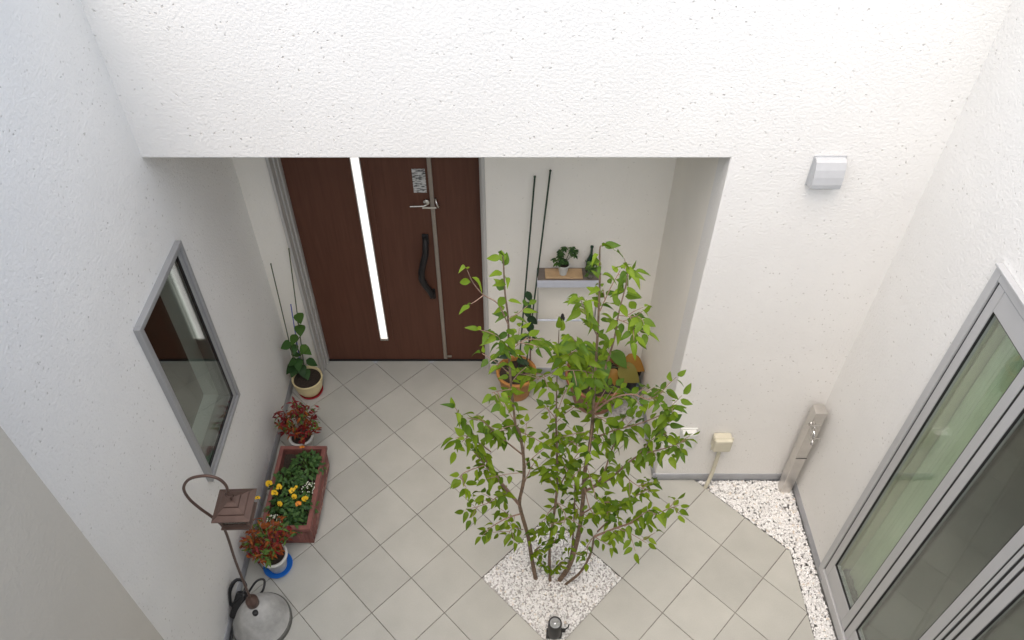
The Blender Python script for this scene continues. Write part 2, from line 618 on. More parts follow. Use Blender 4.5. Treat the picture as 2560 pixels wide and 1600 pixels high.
def tile_mesh(p):
    """bevelled tile, centred at its own centroid"""
    c = (sum(q[0] for q in p) / len(p), sum(q[1] for q in p) / len(p))
    a = inset(p, 0.0018)
    b = inset(p, 0.0030)
    if len(a) < 3: return None, c
    n = len(a)
    if len(b) != n:
        k_ = 0.985
        b = [(c[0] + (q[0] - c[0]) * k_, c[1] + (q[1] - c[1]) * k_) for q in a]
    vs_ = [(q[0] - c[0], q[1] - c[1], -0.012) for q in a] + [(q[0] - c[0], q[1] - c[1], -0.0012) for q in a] + [(q[0] - c[0], q[1] - c[1], 0.0) for q in b]
    area = sum(a[k][0] * a[(k + 1) % n][1] - a[(k + 1) % n][0] * a[k][1] for k in range(n))
    fs = [tuple(range(2 * n, 3 * n))]
    for r in (0, 1):
        for k in range(n):
            fs.append((r * n + k, r * n + (k + 1) % n, (r + 1) * n + (k + 1) % n, (r + 1) * n + k))
    if area < 0: fs = [tuple(reversed(f)) for f in fs]
    me = bpy.data.meshes.new('tile')
    me.from_pydata(vs_, [], fs)
    me.materials.append(M_TILE)
    return me, c


full_mesh = None
for p, full, c, _ in tiles:
    if full and full_mesh is not None:
        me = full_mesh
        cc = c
    else:
        me, cc = tile_mesh(p)
        if me is None: continue
        if full: full_mesh = me
    o = link(bpy.data.objects.new('tile', me))
    o.parent = floor
    o.location = (cc[0], cc[1], rnd.uniform(-0.0006, 0.0006))
    o.rotation_euler = (rnd.uniform(-0.0015, 0.0015), rnd.uniform(-0.0015, 0.0015), 0)

# ------------------------------------------------------------------ the house
house = thing('courtyard_house', 'white stucco house whose walls enclose the small tiled courtyard', 'house', (0, YF, 0))
HT = 3.7      # top of the front and side walls
WT = 0.16
# front wall: above the porch opening, and the pier right of it
bm = bmesh.new()
pts = [(XL - 0.3, HT), (XL - 0.3, ZLINT), (XP, ZLINT), (XP, 0.03), (XR + 0.3, 0.03), (XR + 0.3, HT)]
fr_ = [bm.verts.new((x, YF, z)) for x, z in pts]
bk_ = [bm.verts.new((x, YF + WT, z)) for x, z in pts]
bm.faces.new(fr_); bm.faces.new(list(reversed(bk_)))
for i in range(6): bm.faces.new((fr_[i], bk_[i], bk_[(i + 1) % 6], fr_[(i + 1) % 6]))
bmesh.ops.recalc_face_normals(bm, faces=bm.faces)
ed = [bm.edges.get((fr_[1], fr_[2])), bm.edges.get((fr_[2], fr_[3]))]
bmesh.ops.bevel(bm, geom=ed, offset=0.007, segments=3, affect='EDGES', profile=0.5)
bm.verts.index_update()
w = MB()
w.add([v.co.copy() for v in bm.verts], [tuple(v.index for v in f.verts) for f in bm.faces])
bm.free()
w.build('wall', M_STUCCO, house)['label'] = 'front wall above and beside the porch opening'
# left wall with the window opening
WY0, WY1, WZ0, WZ1 = 2.272, 2.838, 0.905, 2.067
w = MB()
XO = XL - 0.18
w.box((XO, 1.0, 0.03), (XL, WY0, 3.62))
w.box((XO, WY1, 0.03), (XL, YD + 0.3, 3.62))
w.box((XO, WY0, 0.03), (XL, WY1, WZ0))
w.box((XO, WY0, WZ1), (XL, WY1, 3.62))
w.build('wall', M_STUCCO, house)['label'] = 'left wall with the small framed window'
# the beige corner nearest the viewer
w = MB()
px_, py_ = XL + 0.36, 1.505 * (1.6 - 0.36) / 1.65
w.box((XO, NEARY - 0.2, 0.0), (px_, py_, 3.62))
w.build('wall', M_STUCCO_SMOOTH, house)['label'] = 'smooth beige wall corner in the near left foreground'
# unseen wall behind the viewer, its height set to steer the light
w = MB()
w.box((px_, NEARY - 0.2, 0.0), (XR + 0.2, NEARY, 3.3))
w.build('wall', M_STUCCO, house)
# right wall with the folding door opening
DY1, DZ0, DZ1 = 2.188, 0.065, 2.498
DY0 = 0.10
w = MB()
w.box((XR, DY1, 0.03), (XR + 0.12, YF, 3.6))
w.box((XR, NEARY, DZ1), (XR + 0.12, DY1, 3.6))
w.box((XR, NEARY, 0.03), (XR + 0.12, DY0, DZ1))
w.box((XR, DY0, 0.0), (XR + 0.12, DY1, DZ0 - 0.003))
w.build('wall', M_STUCCO, house)['label'] = 'right wall with the folding glass door'
# porch: side wall, back wall, ceiling
w = MB()
w.box((XP, YF + WT, 0.03), (XP + 0.14, YD + 0.3, ZLINT + 0.05))
w.build('wall', M_STUCCO_FINE, house)['label'] = 'porch side wall right of the big pot'
FX0, FX1 = -1.402, -0.138       # door frame outer
w = MB()
w.box((FX1, YD, 0.02), (XP, YD + 0.2, ZLINT))
w.box((XL, YD + 0.012, 0.02), (FX0, YD + 0.2, ZLINT))
w.box((FX0, YD + 0.012, 2.38), (FX1, YD + 0.2, ZLINT))
w.build('wall', M_STUCCO_FINE, house)['label'] = 'porch back wall around the entrance door'
w = MB()
w.box((XL, YF + WT, ZLINT + 0.004), (XP, YD + 0.3, ZLINT + 0.15))
w.build('porch_ceiling', M_STUCCO_FINE, house)


def flash(pts):
    """base flashing: rounded grey metal strip along a polyline at the foot of the walls"""
    m = MB()
    for (a, b, nx, ny) in pts:
        n = Vector((nx, ny, 0))
        a = Vector((*a, 0)); b = Vector((*b, 0))
        prof = [(0, 0.004), (0.013, 0.004), (0.016, 0.012), (0.016, 0.036), (0.010, 0.050), (0.004, 0.058), (0, 0.060)]
        k = len(prof)
        vs_ = [a + n * r + Vector((0, 0, z)) for r, z in prof] + [b + n * r + Vector((0, 0, z)) for r, z in prof]
        m.add(vs_, [(i, i + 1, k + i + 1, k + i) for i in range(k - 1)] + [tuple(range(k)), tuple(reversed(range(k, 2 * k)))])
    return m


flash([((XP - 0.016, YF), (XR, YF), 0, -1)]).build('base_flashing', M_FLASH, house)
flash([((XP, YF - 0.016), (XP, YD), -1, 0)]).build('base_flashing', M_FLASH, house)
flash([((XR, YF), (XR, DY1 - 0.06), -1, 0)]).build('base_flashing', M_FLASH, house)
flash([((XL, 1.1), (XL, YD), 1, 0)]).build('base_flashing', M_FLASH, house)
flash([((FX1 + 0.01, YD), (XP, YD), 0, -1)]).build('base_flashing', M_FLASH, house)

# ---- left window: frame, sash, pane
wf = MB()


def yz_frame(m, y0, y1, z0, z1, wd, xa, xb):
    m.bbox((xa, y0, z0), (xb, y0 + wd, z1), 0.003)
    m.bbox((xa, y1 - wd, z0), (xb, y1, z1), 0.003)
    m.bbox((xa, y0 + wd, z1 - wd), (xb, y1 - wd, z1), 0.003)
    m.bbox((xa, y0 + wd, z0), (xb, y1 - wd, z0 + wd), 0.003)


yz_frame(wf, WY0 - 0.012, WY1 + 0.012, WZ0 - 0.012, WZ1 + 0.012, 0.022, XL - 0.09, XL + 0.030)
win = wf.build('window', M_ALU, house)
win['label'] = 'small grey framed window in the left wall'
m = MB()
yz_frame(m, WY0 + 0.0105, WY1 - 0.0105, WZ0 + 0.0105, WZ1 - 0.0105, 0.028, XL - 0.06, XL + 0.016)
m.build('sash', M_ALU, win)
m = MB()
yz_frame(m, WY0 + 0.039, WY1 - 0.039, WZ0 + 0.039, WZ1 - 0.039, 0.004, XL - 0.004, XL + 0.013)
m.build('gasket', M_GASKET, win)
m = MB()
m.box((XL + 0.004, WY0 + 0.041, WZ0 + 0.041), (XL + 0.009, WY1 - 0.041, WZ1 - 0.041))
m.build('pane', M_GLASS, win)
m = MB()
m.box((XL - 0.012, WY0 + 0.041, WZ0 + 0.041), (XL - 0.007, WY1 - 0.041, WZ1 - 0.041))
m.build('pane', M_GLASS, win)
# dark room behind it
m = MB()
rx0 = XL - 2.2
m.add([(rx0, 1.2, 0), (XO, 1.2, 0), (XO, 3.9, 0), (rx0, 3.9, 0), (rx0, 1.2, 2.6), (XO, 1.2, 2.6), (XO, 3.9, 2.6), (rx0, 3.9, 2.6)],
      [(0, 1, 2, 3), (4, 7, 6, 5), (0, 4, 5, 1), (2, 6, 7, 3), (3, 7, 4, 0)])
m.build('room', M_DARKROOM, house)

# ---- entrance door: frame, two leaves, glass slit, handle, lever, sticker
m = MB()
m.bbox((FX0, YD - 0.012, 0.0), (FX0 + 0.020, YL + 0.05, 2.37), 0.003)
m.bbox((FX0 + 0.020, YD + 0.045, 0.0), (FX0 + 0.030, YL + 0.05, 2.37), 0.002)
m.bbox((FX0 + 0.030, YD + 0.085, 0.0), (FX0 + 0.040, YL + 0.05, 2.37), 0.002)
m.bbox((FX1 - 0.022, YD - 0.012, 0.0), (FX1, YL + 0.05, 2.37), 0.003)
m.bbox((FX1 - 0.036, YD + 0.06, 0.0), (FX1 - 0.022, YL + 0.05, 2.37), 0.002)
m.bbox((FX0 + 0.040, YD - 0.012, 2.33), (FX1 - 0.036, YL + 0.05, 2.37), 0.002)
door = m.build('entrance_door', M_ALU_L, house)
door['label'] = 'brown entrance door with a narrow lit glass slit'
LX0, LXM, LX1 = FX0 + 0.042, -0.474, FX1 - 0.038
SX0, SX1, SZ0, SZ1 = -0.948, -0.886, 0.235, 2.15      # glass slit
m = MB()
Y0, Y1 = YL, YL + 0.04
m.box((LX0, Y0, 0.012), (SX0, Y1, 2.325))
m.box((SX1, Y0, 0.012), (LXM - 0.004, Y1, 2.325))
m.box((SX0, Y0, 0.012), (SX1, Y1, SZ0))
m.box((SX0, Y0, SZ1), (SX1, Y1, 2.325))
# raised mouldings right of the slit
m.bbox((SX1 + 0.036, Y0 - 0.004, 0.16), (SX1 + 0.044, Y0, 2.25), 0.002)
m.bbox((SX0 - 0.012, Y0 - 0.006, SZ0 - 0.01), (SX0, Y0, 2.25), 0.002)
m.bbox((SX1, Y0 - 0.006, SZ0 - 0.01), (SX1 + 0.012, Y0, 2.25), 0.002)
m.build('door_leaf', M_DOOR, door)
m = MB()
m.box((LXM + 0.004, Y0, 0.012), (LX1, Y1, 2.325))
m.build('door_leaf', M_DOOR, door)
m = MB()
m.box((SX0 + 0.007, Y0 - 0.004, SZ0 + 0.014), (SX1 - 0.007, Y0 + 0.02, SZ1))
m.build('glass_slit', M_SLIT, door)
for xa in (SX0 + 0.0005, SX1 - 0.0065):
    m = MB()
    m.bbox((xa, Y0 - 0.008, SZ0 + 0.014), (xa + 0.006, Y0 + 0.02, SZ1), 0.002)
    m.build('slit_trim', M_ALU_L, door)
m = MB()
m.bbox((SX0 + 0.001, Y0 - 0.011, SZ0 - 0.004), (SX1 - 0.001, Y0 + 0.02, SZ0 + 0.013), 0.002)
m.build('slit_end_cap', M_CHROME, door)
m = MB()
m.bbox((LXM - 0.014, Y0 - 0.016, 0.03), (LXM + 0.012, Y0 - 0.0005, 2.32), 0.004)
m.bbox((LXM + 0.013, Y0 - 0.016, 0.045), (LXM + 0.045, Y0 - 0.003, 0.062), 0.003)
m.build('meeting_strip', simple('taupe_aluminium', (0.30, 0.26, 0.22), 0.4, 0.3, var=0.05), door)
m = MB()
m.box((LX0 - 0.002, YL - 0.012, 0.0005), (LX1 + 0.002, YL + 0.05, 0.0105))
m.build('threshold', M_GASKET, door)
# curved pull handle
hp = [(-0.541, 0.004, 1.215), (-0.541, -0.030, 1.205), (-0.541, -0.045, 1.165), (-0.546, -0.050, 1.11), (-0.566, -0.056, 1.04), (-0.582, -0.060, 0.965), (-0.584, -0.060, 0.90), (-0.566, -0.056, 0.84), (-0.543, -0.050, 0.79), (-0.531, -0.044, 0.745), (-0.529, -0.028, 0.712), (-0.529, 0.004, 0.705)]
m = MB()
m.tube([(x, Y0 + y, z) for x, y, z in hp], [0.016, 0.019, 0.021, 0.021, 0.022, 0.0225, 0.0225, 0.022, 0.021, 0.020, 0.019, 0.016], 12)
m.bbox((-0.562, Y0 - 0.012, 1.165), (-0.520, Y0 - 0.001, 1.255), 0.006)
m.bbox((-0.550, Y0 - 0.012, 0.665), (-0.508, Y0 - 0.001, 0.76), 0.006)
m.build('pull_handle', M_IRON, door)
# latch lever and door guard
m = MB()
Zl = 1.495
m.lathe([(0.0001, 0), (0.022, 0), (0.022, 0.012), (0.016, 0.018), (0.0001, 0.018)], (-0.512, Y0, Zl + 0.02), 20, M=Matrix.Rotation(math.pi / 2, 3, 'X'))
m.tube([(-0.512, Y0 - 0.022, Zl + 0.01), (-0.53, Y0 - 0.026, Zl + 0.003), (-0.615, Y0 - 0.026, Zl)], [0.007, 0.0065, 0.006], 10)
m.bbox((-0.54, Y0 - 0.018, Zl - 0.025), (-0.452, Y0 - 0.0165, Zl - 0.010), 0.001)
m.tube([(-0.447, Y0 - 0.004, Zl - 0.02), (-0.435, Y0 - 0.03, Zl - 0.005), (-0.447, Y0 - 0.03, Zl + 0.03), (-0.455, Y0 - 0.004, Zl + 0.045)], 0.006, 8)
m.build('latch_lever', M_CHROME, door)
m = MB()
m.box((-0.585, Y0 - 0.0018, 1.585), (-0.505, Y0 - 0.0006, 1.762))
m.build('printed_sticker', M_PAPER, door)

# ---- folding glass door in the right wall
m = MB()
m.bbox((XR - 0.018, DY1 - 0.030, DZ0), (XR + 0.044, DY1 + 0.012, DZ1 + 0.012), 0.003)
m.bbox((XR - 0.018, DY0, DZ1 - 0.032), (XR + 0.09, DY1 - 0.030, DZ1 + 0.012), 0.003)
m.bbox((XR - 0.030, DY0, DZ1 + 0.013), (XR - 0.001, DY1 + 0.012, DZ1 + 0.024), 0.002)
m.bbox((XR - 0.014, DY0, 0.012), (XR + 0.09, DY1 + 0.012, DZ0 - 0.001), 0.003)
m.bbox((XR - 0.022, DY0, DZ0), (XR + 0.09, DY1 - 0.030, 0.112), 0.003)
fold = m.build('folding_door', M_ALU2, house)
fold['label'] = 'grey framed folding glass door in the right wall'


def glass_panel(ya, yb):
    """one leaf: ya nearest the viewer, yb farthest"""
    f_ = MB()
    st, xa, xb = 0.046, XR - 0.012, XR + 0.022
    z0, z1 = 0.118, DZ1 - 0.038
    f_.bbox((xa, ya, z0), (xb, ya + st, z1), 0.003)
    f_.bbox((xa, yb - st, z0), (xb, yb, z1), 0.003)
    f_.bbox((xa, ya + st, z1 - 0.105), (xb, yb - st, z1), 0.003)
    f_.bbox((xa, ya + st, z0), (xb, yb - st, z0 + 0.15), 0.003)
    f_.build('panel_frame', M_ALU2, fold)
    q = MB()
    yz_frame(q, ya + st + 0.0005, yb - st - 0.0005, z0 + 0.1505, z1 - 0.1055, 0.004, XR - 0.010, XR + 0.003)
    q.build('gasket', M_GASKET, fold)
    q = MB()
    q.box((XR - 0.004, ya + st + 0.002, z0 + 0.152), (XR + 0.001, yb - st - 0.002, z1 - 0.107))
    q.build('pane', M_GLASS, fold)
    q = MB()
    q.box((XR + 0.013, ya + st + 0.002, z0 + 0.152), (XR + 0.018, yb - st - 0.002, z1 - 0.107))
    q.build('pane', M_GLASS, fold)


glass_panel(1.792, 2.150)
glass_panel(1.388, 1.780)
glass_panel(0.93, 1.318)
m = MB()
m.bbox((XR - 0.012, 1.330, 0.118), (XR + 0.045, 1.350, DZ1 - 0.038), 0.003)
m.bbox((XR - 0.012, 1.362, 0.118), (XR + 0.045, 1.380, DZ1 - 0.038), 0.003)
m.build('meeting_stile', M_ALU2, fold)
m = MB()
for a, b in ((1.319, 1.329), (1.351, 1.361), (1.381, 1.387), (1.781, 1.791), (2.151, 2.157)):
    m.box((XR - 0.009, a, 0.118), (XR + 0.03, b, DZ1 - 0.038))
m.box((XR - 0.012, 0.93, DZ1 - 0.0375), (XR + 0.03, 2.157, DZ1 - 0.0325))
m.build('seal', M_GASKET, fold)
m = MB()
m.box((XR + 0.01, DY0, 0.118), (XR + 0.04, 0.92, DZ1 - 0.038))
m.build('side_panel', M_ALU2, fold)
# room behind the folding door
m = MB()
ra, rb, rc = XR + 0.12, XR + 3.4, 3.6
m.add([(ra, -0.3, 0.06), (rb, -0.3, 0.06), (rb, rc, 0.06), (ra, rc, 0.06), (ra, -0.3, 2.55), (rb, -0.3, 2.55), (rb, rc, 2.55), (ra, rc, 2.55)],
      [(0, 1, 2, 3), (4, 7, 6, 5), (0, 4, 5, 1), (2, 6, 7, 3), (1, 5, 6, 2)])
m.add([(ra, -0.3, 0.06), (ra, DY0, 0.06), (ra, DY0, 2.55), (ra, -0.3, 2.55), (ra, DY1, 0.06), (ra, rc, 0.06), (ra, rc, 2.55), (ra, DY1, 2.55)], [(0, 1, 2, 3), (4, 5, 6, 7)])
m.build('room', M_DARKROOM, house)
m = MB()
m.box((XR + 0.047, DY1 - 0.032, 0.115), (XR + 0.25, DY1 - 0.004, 2.46))
m.bbox((XR + 0.085, DY1 - 0.042, 0.115), (XR + 0.10, DY1 - 0.033, 2.46), 0.002)
m.build('window_jamb', M_CREAMWOOD, house)

# ------------------------------------------------------------------ gravel
def pebbles(name, label, inside, bbox, count, smin, smax, parent, zf, seed, layers=2):
    r = np.random.RandomState(seed)
    bm = bmesh.new()
    bmesh.ops.create_icosphere(bm, subdivisions=2, radius=1.0)
    bv = np.array([v.co[:] for v in bm.verts]); bf = np.array([[v.index for v in f.verts] for f in bm.faces])
    bm.free()
    bm = bmesh.new()
    bmesh.ops.create_icosphere(bm, subdivisions=1, radius=1.0)
    bv1 = np.array([v.co[:] for v in bm.verts]); bf1 = np.array([[v.index for v in f.verts] for f in bm.faces])
    bm.free()
    V, F = [], []
    n0 = 0
    got = 0
    while got < count:
        x, y = r.uniform(bbox[0], bbox[1]), r.uniform(bbox[2], bbox[3])
        s = r.uniform(smin, smax) * (1.25 if r.rand() < 0.12 else 1)
        if not inside(x, y, s): continue
        vv, ff = (bv1, bf1)
        ax = np.array([s, s * r.uniform(0.7, 1.0), s * r.uniform(0.5, 0.8)])
        q = r.normal(size=4); q /= np.linalg.norm(q)
        R = np.array(Quaternion(q).to_matrix())
        Rz = np.array(Matrix.Rotation(r.uniform(0, 6.28), 3, 'Z') @ Matrix.Rotation(r.normal() * 0.35, 3, 'X'))
        jit = 1 + r.normal(size=(len(vv), 1)) * 0.11
        P = ((vv @ R.T) * jit * ax) @ Rz.T
        z = zf(x, y) + r.uniform(-0.6, 0.55) * smax
        V.append(P + np.array([x, y, z])); F.append(ff + n0); n0 += len(vv)
        got += 1
    V = np.concatenate(V); F = np.concatenate(F)
    me = bpy.data.meshes.new(name)
    me.vertices.add(len(V)); me.vertices.foreach_set('co', V.ravel())
    me.loops.add(F.size); me.loops.foreach_set('vertex_index', F.ravel())
    me.polygons.add(len(F)); me.polygons.foreach_set('loop_start', np.arange(0, F.size, 3))
    me.polygons.foreach_set('use_smooth', np.zeros(len(F), dtype=bool))
    me.update(calc_edges=True)
    me.materials.append(M_PEBBLE)
    o = link(bpy.data.objects.new(name, me))
    return tag(o, label, 'gravel', kind='stuff')


PCX_, PCY_ = TX0 + 2 * TS, TY0        # centre of the tree pit


def in_pit(x, y, s): return abs(x - PCX_) + abs(y - PCY_) < 2 * TS - s * 0.9


def in_strip2(x, y, s):
    return (x > GX + s * 0.5 or x + y > GLINE + s * 0.8) and x < XR - 0.014 - s * 0.7 and y < YF - 0.014 - s * 0.7


pebbles('white_gravel', 'white gravel filling the square tree pit', in_pit, (PCX_ - 0.43, PCX_ + 0.43, PCY_ - 0.43, PCY_ + 0.43), 5600, 0.0046, 0.0082, None,
        lambda x, y: -0.004 + 0.012 * max(0, 1 - math.hypot(x - PCX_, y - PCY_) / 0.3), 3)
pebbles('white_gravel', 'white gravel strip in the corner along the right wall', in_strip2, (1.18, 1.9, 0.9, 2.86), 6800, 0.0052, 0.0092, None,
        lambda x, y: -0.001, 5)
m = MB()
m.poly([(PCX_ - 2 * TS, PCY_), (PCX_, PCY_ - 2 * TS), (PCX_ + 2 * TS, PCY_), (PCX_, PCY_ + 2 * TS)], (-0.06, -0.014))
tag(m.build('gravel_bed', M_BED), kind='structure')
# ------------------------------------------------------------------ leaves
def leaf_shape(L=1.0, W=0.5, fold=0.25, droop=0.25, seg=6, tip=1.6, wob=0.0):
    """ovate leaf along +x, base at the origin, face up; returns verts, faces"""
    vs_, fs = [], []
    for i in range(seg + 1):
        t = i / seg
        w = W * 0.5 * (math.sin(math.pi * t ** 0.72) ** 0.85) * (1 - 0.25 * t) * 1.12
        if i in (0, seg): w = 0.0
        z = -droop * L * t * t
        x = L * (t - 0.12 * droop * t * t)
        k = wob * math.sin(7 * t)
        if w == 0.0:
            vs_.append((x, 0, z))
        else:
            vs_ += [(x, -w, z + fold * w + k * w), (x, 0, z), (x, w, z + fold * w - k * w)]
    # faces
    idx = [[0]] + [[1 + 3 * (i - 1), 2 + 3 * (i - 1), 3 + 3 * (i - 1)] for i in range(1, seg)] + [[1 + 3 * (seg - 1)]]
    for i in range(seg):
        a, b = idx[i], idx[i + 1]
        if len(a) == 1: fs += [(a[0], b[0], b[1]), (a[0], b[1], b[2])]
        elif len(b) == 1: fs += [(a[0], b[0], a[1]), (a[1], b[0], a[2])]
        else: fs += [(a[0], b[0], b[1], a[1]), (a[1], b[1], b[2], a[2])]
    return vs_, fs


def leaf_meshes(name, mat_, specs):
    out = []
    for sp in specs:
        v_, f_ = leaf_shape(**sp)
        # a short stalk
        me = bpy.data.meshes.new(name)
        me.from_pydata(v_, [], f_)
        me.polygons.foreach_set('use_smooth', [True] * len(f_))
        me.materials.append(mat_)
        out.append(me)
    return out


def leaf_matrix(pos, direction, up, scale):
    x = Vector(direction).normalized()
    u = Vector(up)
    y = u.cross(x)
    if y.length < 1e-4: y = Vector((0, 1, 0))
    y.normalize()
    z = x.cross(y)
    R = Matrix((x, y, z)).transposed().to_4x4()
    return Matrix.Translation(pos) @ R @ Matrix.Diagonal((scale, scale, scale, 1))


def put_leaf(me, M_, parent, name='leaf'):
    o = link(bpy.data.objects.new(name, me))
    o.parent = parent
    o.matrix_local = Matrix.Translation(-wloc(parent)) @ M_
    return o


def add_leaf(mb, shape, M_):
    v_, f_ = shape
    mb.add([M_ @ Vector(p) for p in v_], f_, True)


def smooth_line(pts, sub=4):
    """Catmull-Rom through the points"""
    pts = [Vector(p) for p in pts]
    if len(pts) < 3: return pts
    out = []
    P = [pts[0] * 2 - pts[1]] + pts + [pts[-1] * 2 - pts[-2]]
    for i in range(1, len(P) - 2):
        for k in range(sub):
            t = k / sub
            a, b, c, d = P[i - 1], P[i], P[i + 1], P[i + 2]
            out.append(0.5 * ((2 * b) + (c - a) * t + (2 * a - 5 * b + 4 * c - d) * t * t + (3 * b - a - 3 * c + d) * t ** 3))
    out.append(pts[-1])
    return out


# ------------------------------------------------------------------ the tree in the pit
tr = random.Random(21)


def c6(a, b): return (1100 + a * 0.4234, 960 + b * 0.4234)
def c4(a, b): return (1180 + a * 0.463, 380 + b * 0.463)


tree = thing('courtyard_tree', 'slender multi-stemmed tree with bright green leaves in the square gravel pit', 'tree', (0.26, 2.13, 0))
TIPS = [dict(L=1.0, W=0.40, fold=0.7, droop=0.8, wob=0.2), dict(L=0.85, W=0.50, fold=-0.15, droop=-0.15, wob=0.1), dict(L=1.0, W=0.47, fold=0.3, droop=0.25), dict(L=1.0, W=0.42, fold=0.5, droop=0.4), dict(L=1.0, W=0.52, fold=0.2, droop=0.15, wob=0.15), dict(L=1.0, W=0.45, fold=0.4, droop=0.6, wob=-0.15)]
TLEAF = leaf_meshes('leaf', M_LEAF, TIPS)
TSHAPE = [leaf_shape(**s) for s in TIPS]
tleaves = []      # (matrix, variant)


def along(pts, yb, ye):
    """pixel polyline with the depth running from yb to ye"""
    n = len(pts)
    return [ony(p[0], p[1], yb + (ye - yb) * i / (n - 1)) for i, p in enumerate(pts)]


S1 = [c6(*p) for p in ((565, 1150), (545, 1050), (520, 900), (480, 760), (470, 690), (495, 560), (490, 400), (460, 260))] + [c4(*p) for p in ((240, 1512), (215, 1300), (200, 1100), (195, 900), (178, 760), (170, 600), (165, 560))]
S2 = [c6(*p) for p in ((650, 1165), (648, 960), (690, 640), (690, 400), (685, 230))] + [c4(*p) for p in ((455, 1400), (460, 1180), (470, 960))]
S3 = [c6(*p) for p in ((705, 1160), (770, 1060), (820, 880), (845, 680), (855, 520), (890, 330), (905, 170))] + [c4(*p) for p in ((650, 1450), (665, 1200), (680, 950), (690, 700), (690, 530), (700, 505))]
S4 = [c6(*p) for p in ((740, 1185), (830, 1110), (890, 1000), (910, 900))]
S5 = [c6(*p) for p in ((760, 1060), (780, 960), (795, 700), (788, 520), (705, 415), (650, 330))]
stems = [(S1, 2.15, 2.02, 0.0135, 0.002), (S2, 2.135, 2.20, 0.010, 0.0018), (S3, 2.14, 2.12, 0.016, 0.002), (S4, 2.118, 1.98, 0.009, 0.005), (S5, 2.14, 2.26, 0.0065, 0.0018)]
stem_lines = []
for pts, ya, yb, r0, r1 in stems:
    line = smooth_line(along(pts, ya, yb), 4)
    # sink the foot into the gravel
    line = [line[0] + Vector((0, 0, -0.05))] + line
    n = len(line)
    m_ = MB()
    m_.tube(line, [r0 * 1.15 if i == 0 else (r0 + (r1 - r0) * (i / (n - 1)) ** 0.8) * (1 + 0.06 * math.sin(i * 2.3)) for i in range(n)], 9)
    m_.build('stem', M_BARK, tree)
    stem_lines.append(line)

branch_mb = MB()


def leaf_on(pos, d, size):
    """hang one leaf"""
    d = Vector(d).normalized()
    d.z = d.z * 0.6 - 0.18 + tr.gauss(0, 0.28)
    up = Vector((tr.gauss(0, 0.5), tr.gauss(0, 0.5) - 0.05, 1)).normalized()
    st = pos + d.normalized() * 0.008
    tleaves.append((leaf_matrix(st, d, up, size), tr.randrange(6)))


def leafy(line, start=0.25, step=0.030, size=0.060, tip=True):
    """alternate leaves along a 3-D line"""
    acc, side = 0.0, 1
    L_ = sum((line[i + 1] - line[i]).length for i in range(len(line) - 1))
    if L_ < 1e-4: return
    run = 0.0
    nxt = L_ * start
    for i in range(len(line) - 1):
        a, b = line[i], line[i + 1]
        l = (b - a).length
        t = (b - a).normalized()
        while nxt <= run + l:
            p = a + t * (nxt - run)
            sv = t.cross(Vector((0, 0, 1)))
            if sv.length < 0.2: 
                an = tr.uniform(0, 6.28); sv = Vector((math.cos(an), math.sin(an), 0))
            sv.normalize()
            d = t * tr.uniform(0.25, 0.8) + sv * side * tr.uniform(0.7, 1.0)
            leaf_on(p, d, size * tr.triangular(0.5, 1.25, 0.9))
            side = -side
            nxt += step * 0.76 * tr.uniform(0.75, 1.3)
        run += l
    if tip:
        leaf_on(line[-1], line[-1] - line[-2], size * tr.uniform(0.8, 1.1))


def branch(pts, ya, yb, r0=0.005, start=0.3, step=0.032, size=0.06, conv=c6, spur=0.34):
    line = smooth_line(along([conv(*p) for p in pts], ya, yb), 4)
    n = len(line)
    branch_mb.tube(line, [r0 + (0.0013 - r0) * i / (n - 1) for i in range(n)], 6)
    leafy(line, start, step, size)
    # short spurs off the branch
    for i in range(2, n - 1):
        if tr.random() < spur:
            t = (line[i] - line[i - 1]).normalized()
            an = tr.choice((-1, 1))
            sv = Vector((-t.y, t.x, 0)) * an + t * 0.7 + Vector((0, 0, tr.uniform(-0.1, 0.4)))
            sv.normalize()
            l = tr.uniform(0.05, 0.12)
            sp = [line[i], line[i] + sv * l * 0.5, line[i] + sv * l + Vector((0, 0, -0.01))]
            branch_mb.tube(sp, [0.002, 0.0016, 0.001], 5)
            leafy(sp, 0.35, 0.03, size)
    return line


B = branch
B([(462, 700), (300, 500), (230, 350), (90, 140)], 2.11, 1.98, 0.006)
B([(470, 720), (350, 580), (225, 430), (190, 390)], 2.11, 2.10, 0.005)
B([(260, 480), (150, 520), (110, 555)], 2.05, 1.98, 0.003, 0.1)
B([(482, 765), (400, 790), (310, 840), (250, 895)], 2.12, 2.00, 0.005)
B([(470, 700), (380, 640), (290, 700), (150, 745)], 2.12, 2.06, 0.004, 0.35)
B([(490, 420), (340, 300), (250, 220), (160, 200)], 2.08, 1.96, 0.004)
B([(300, 400), (170, 310), (90, 320)], 2.04, 2.0, 0.003, 0.2)
B([(500, 580), (540, 490), (580, 440)], 2.10, 2.2, 0.003)
B([(690, 640), (740, 540), (800, 430), (830, 400)], 2.17, 2.25, 0.004)
B([(690, 630), (650, 560), (630, 490)], 2.17, 2.08, 0.003)
B([(860, 630), (1000, 560), (1160, 430), (1330, 380), (1450, 335)], 2.13, 1.98, 0.007)
B([(855, 640), (950, 560), (1010, 400), (1050, 300), (1080, 200)], 2.13, 2.0, 0.006)
B([(890, 330), (1010, 280), (1190, 230), (1380, 150)], 2.13, 2.0, 0.005)
B([(1270, 300), (1300, 220), (1340, 165), (1380, 140)], 2.03, 1.97, 0.003, 0.2)
B([(1160, 430), (1250, 330), (1340, 290)], 2.05, 2.0, 0.003, 0.2)
B([(835, 770), (960, 700), (1080, 700), (1230, 620)], 2.13, 1.98, 0.005)
B([(930, 870), (1040, 760), (1090, 690)], 2.03, 1.95, 0.004)
B([(905, 170), (1010, 90), (1130, 60), (1230, 90), (1320, 45)], 2.13, 2.05, 0.005)
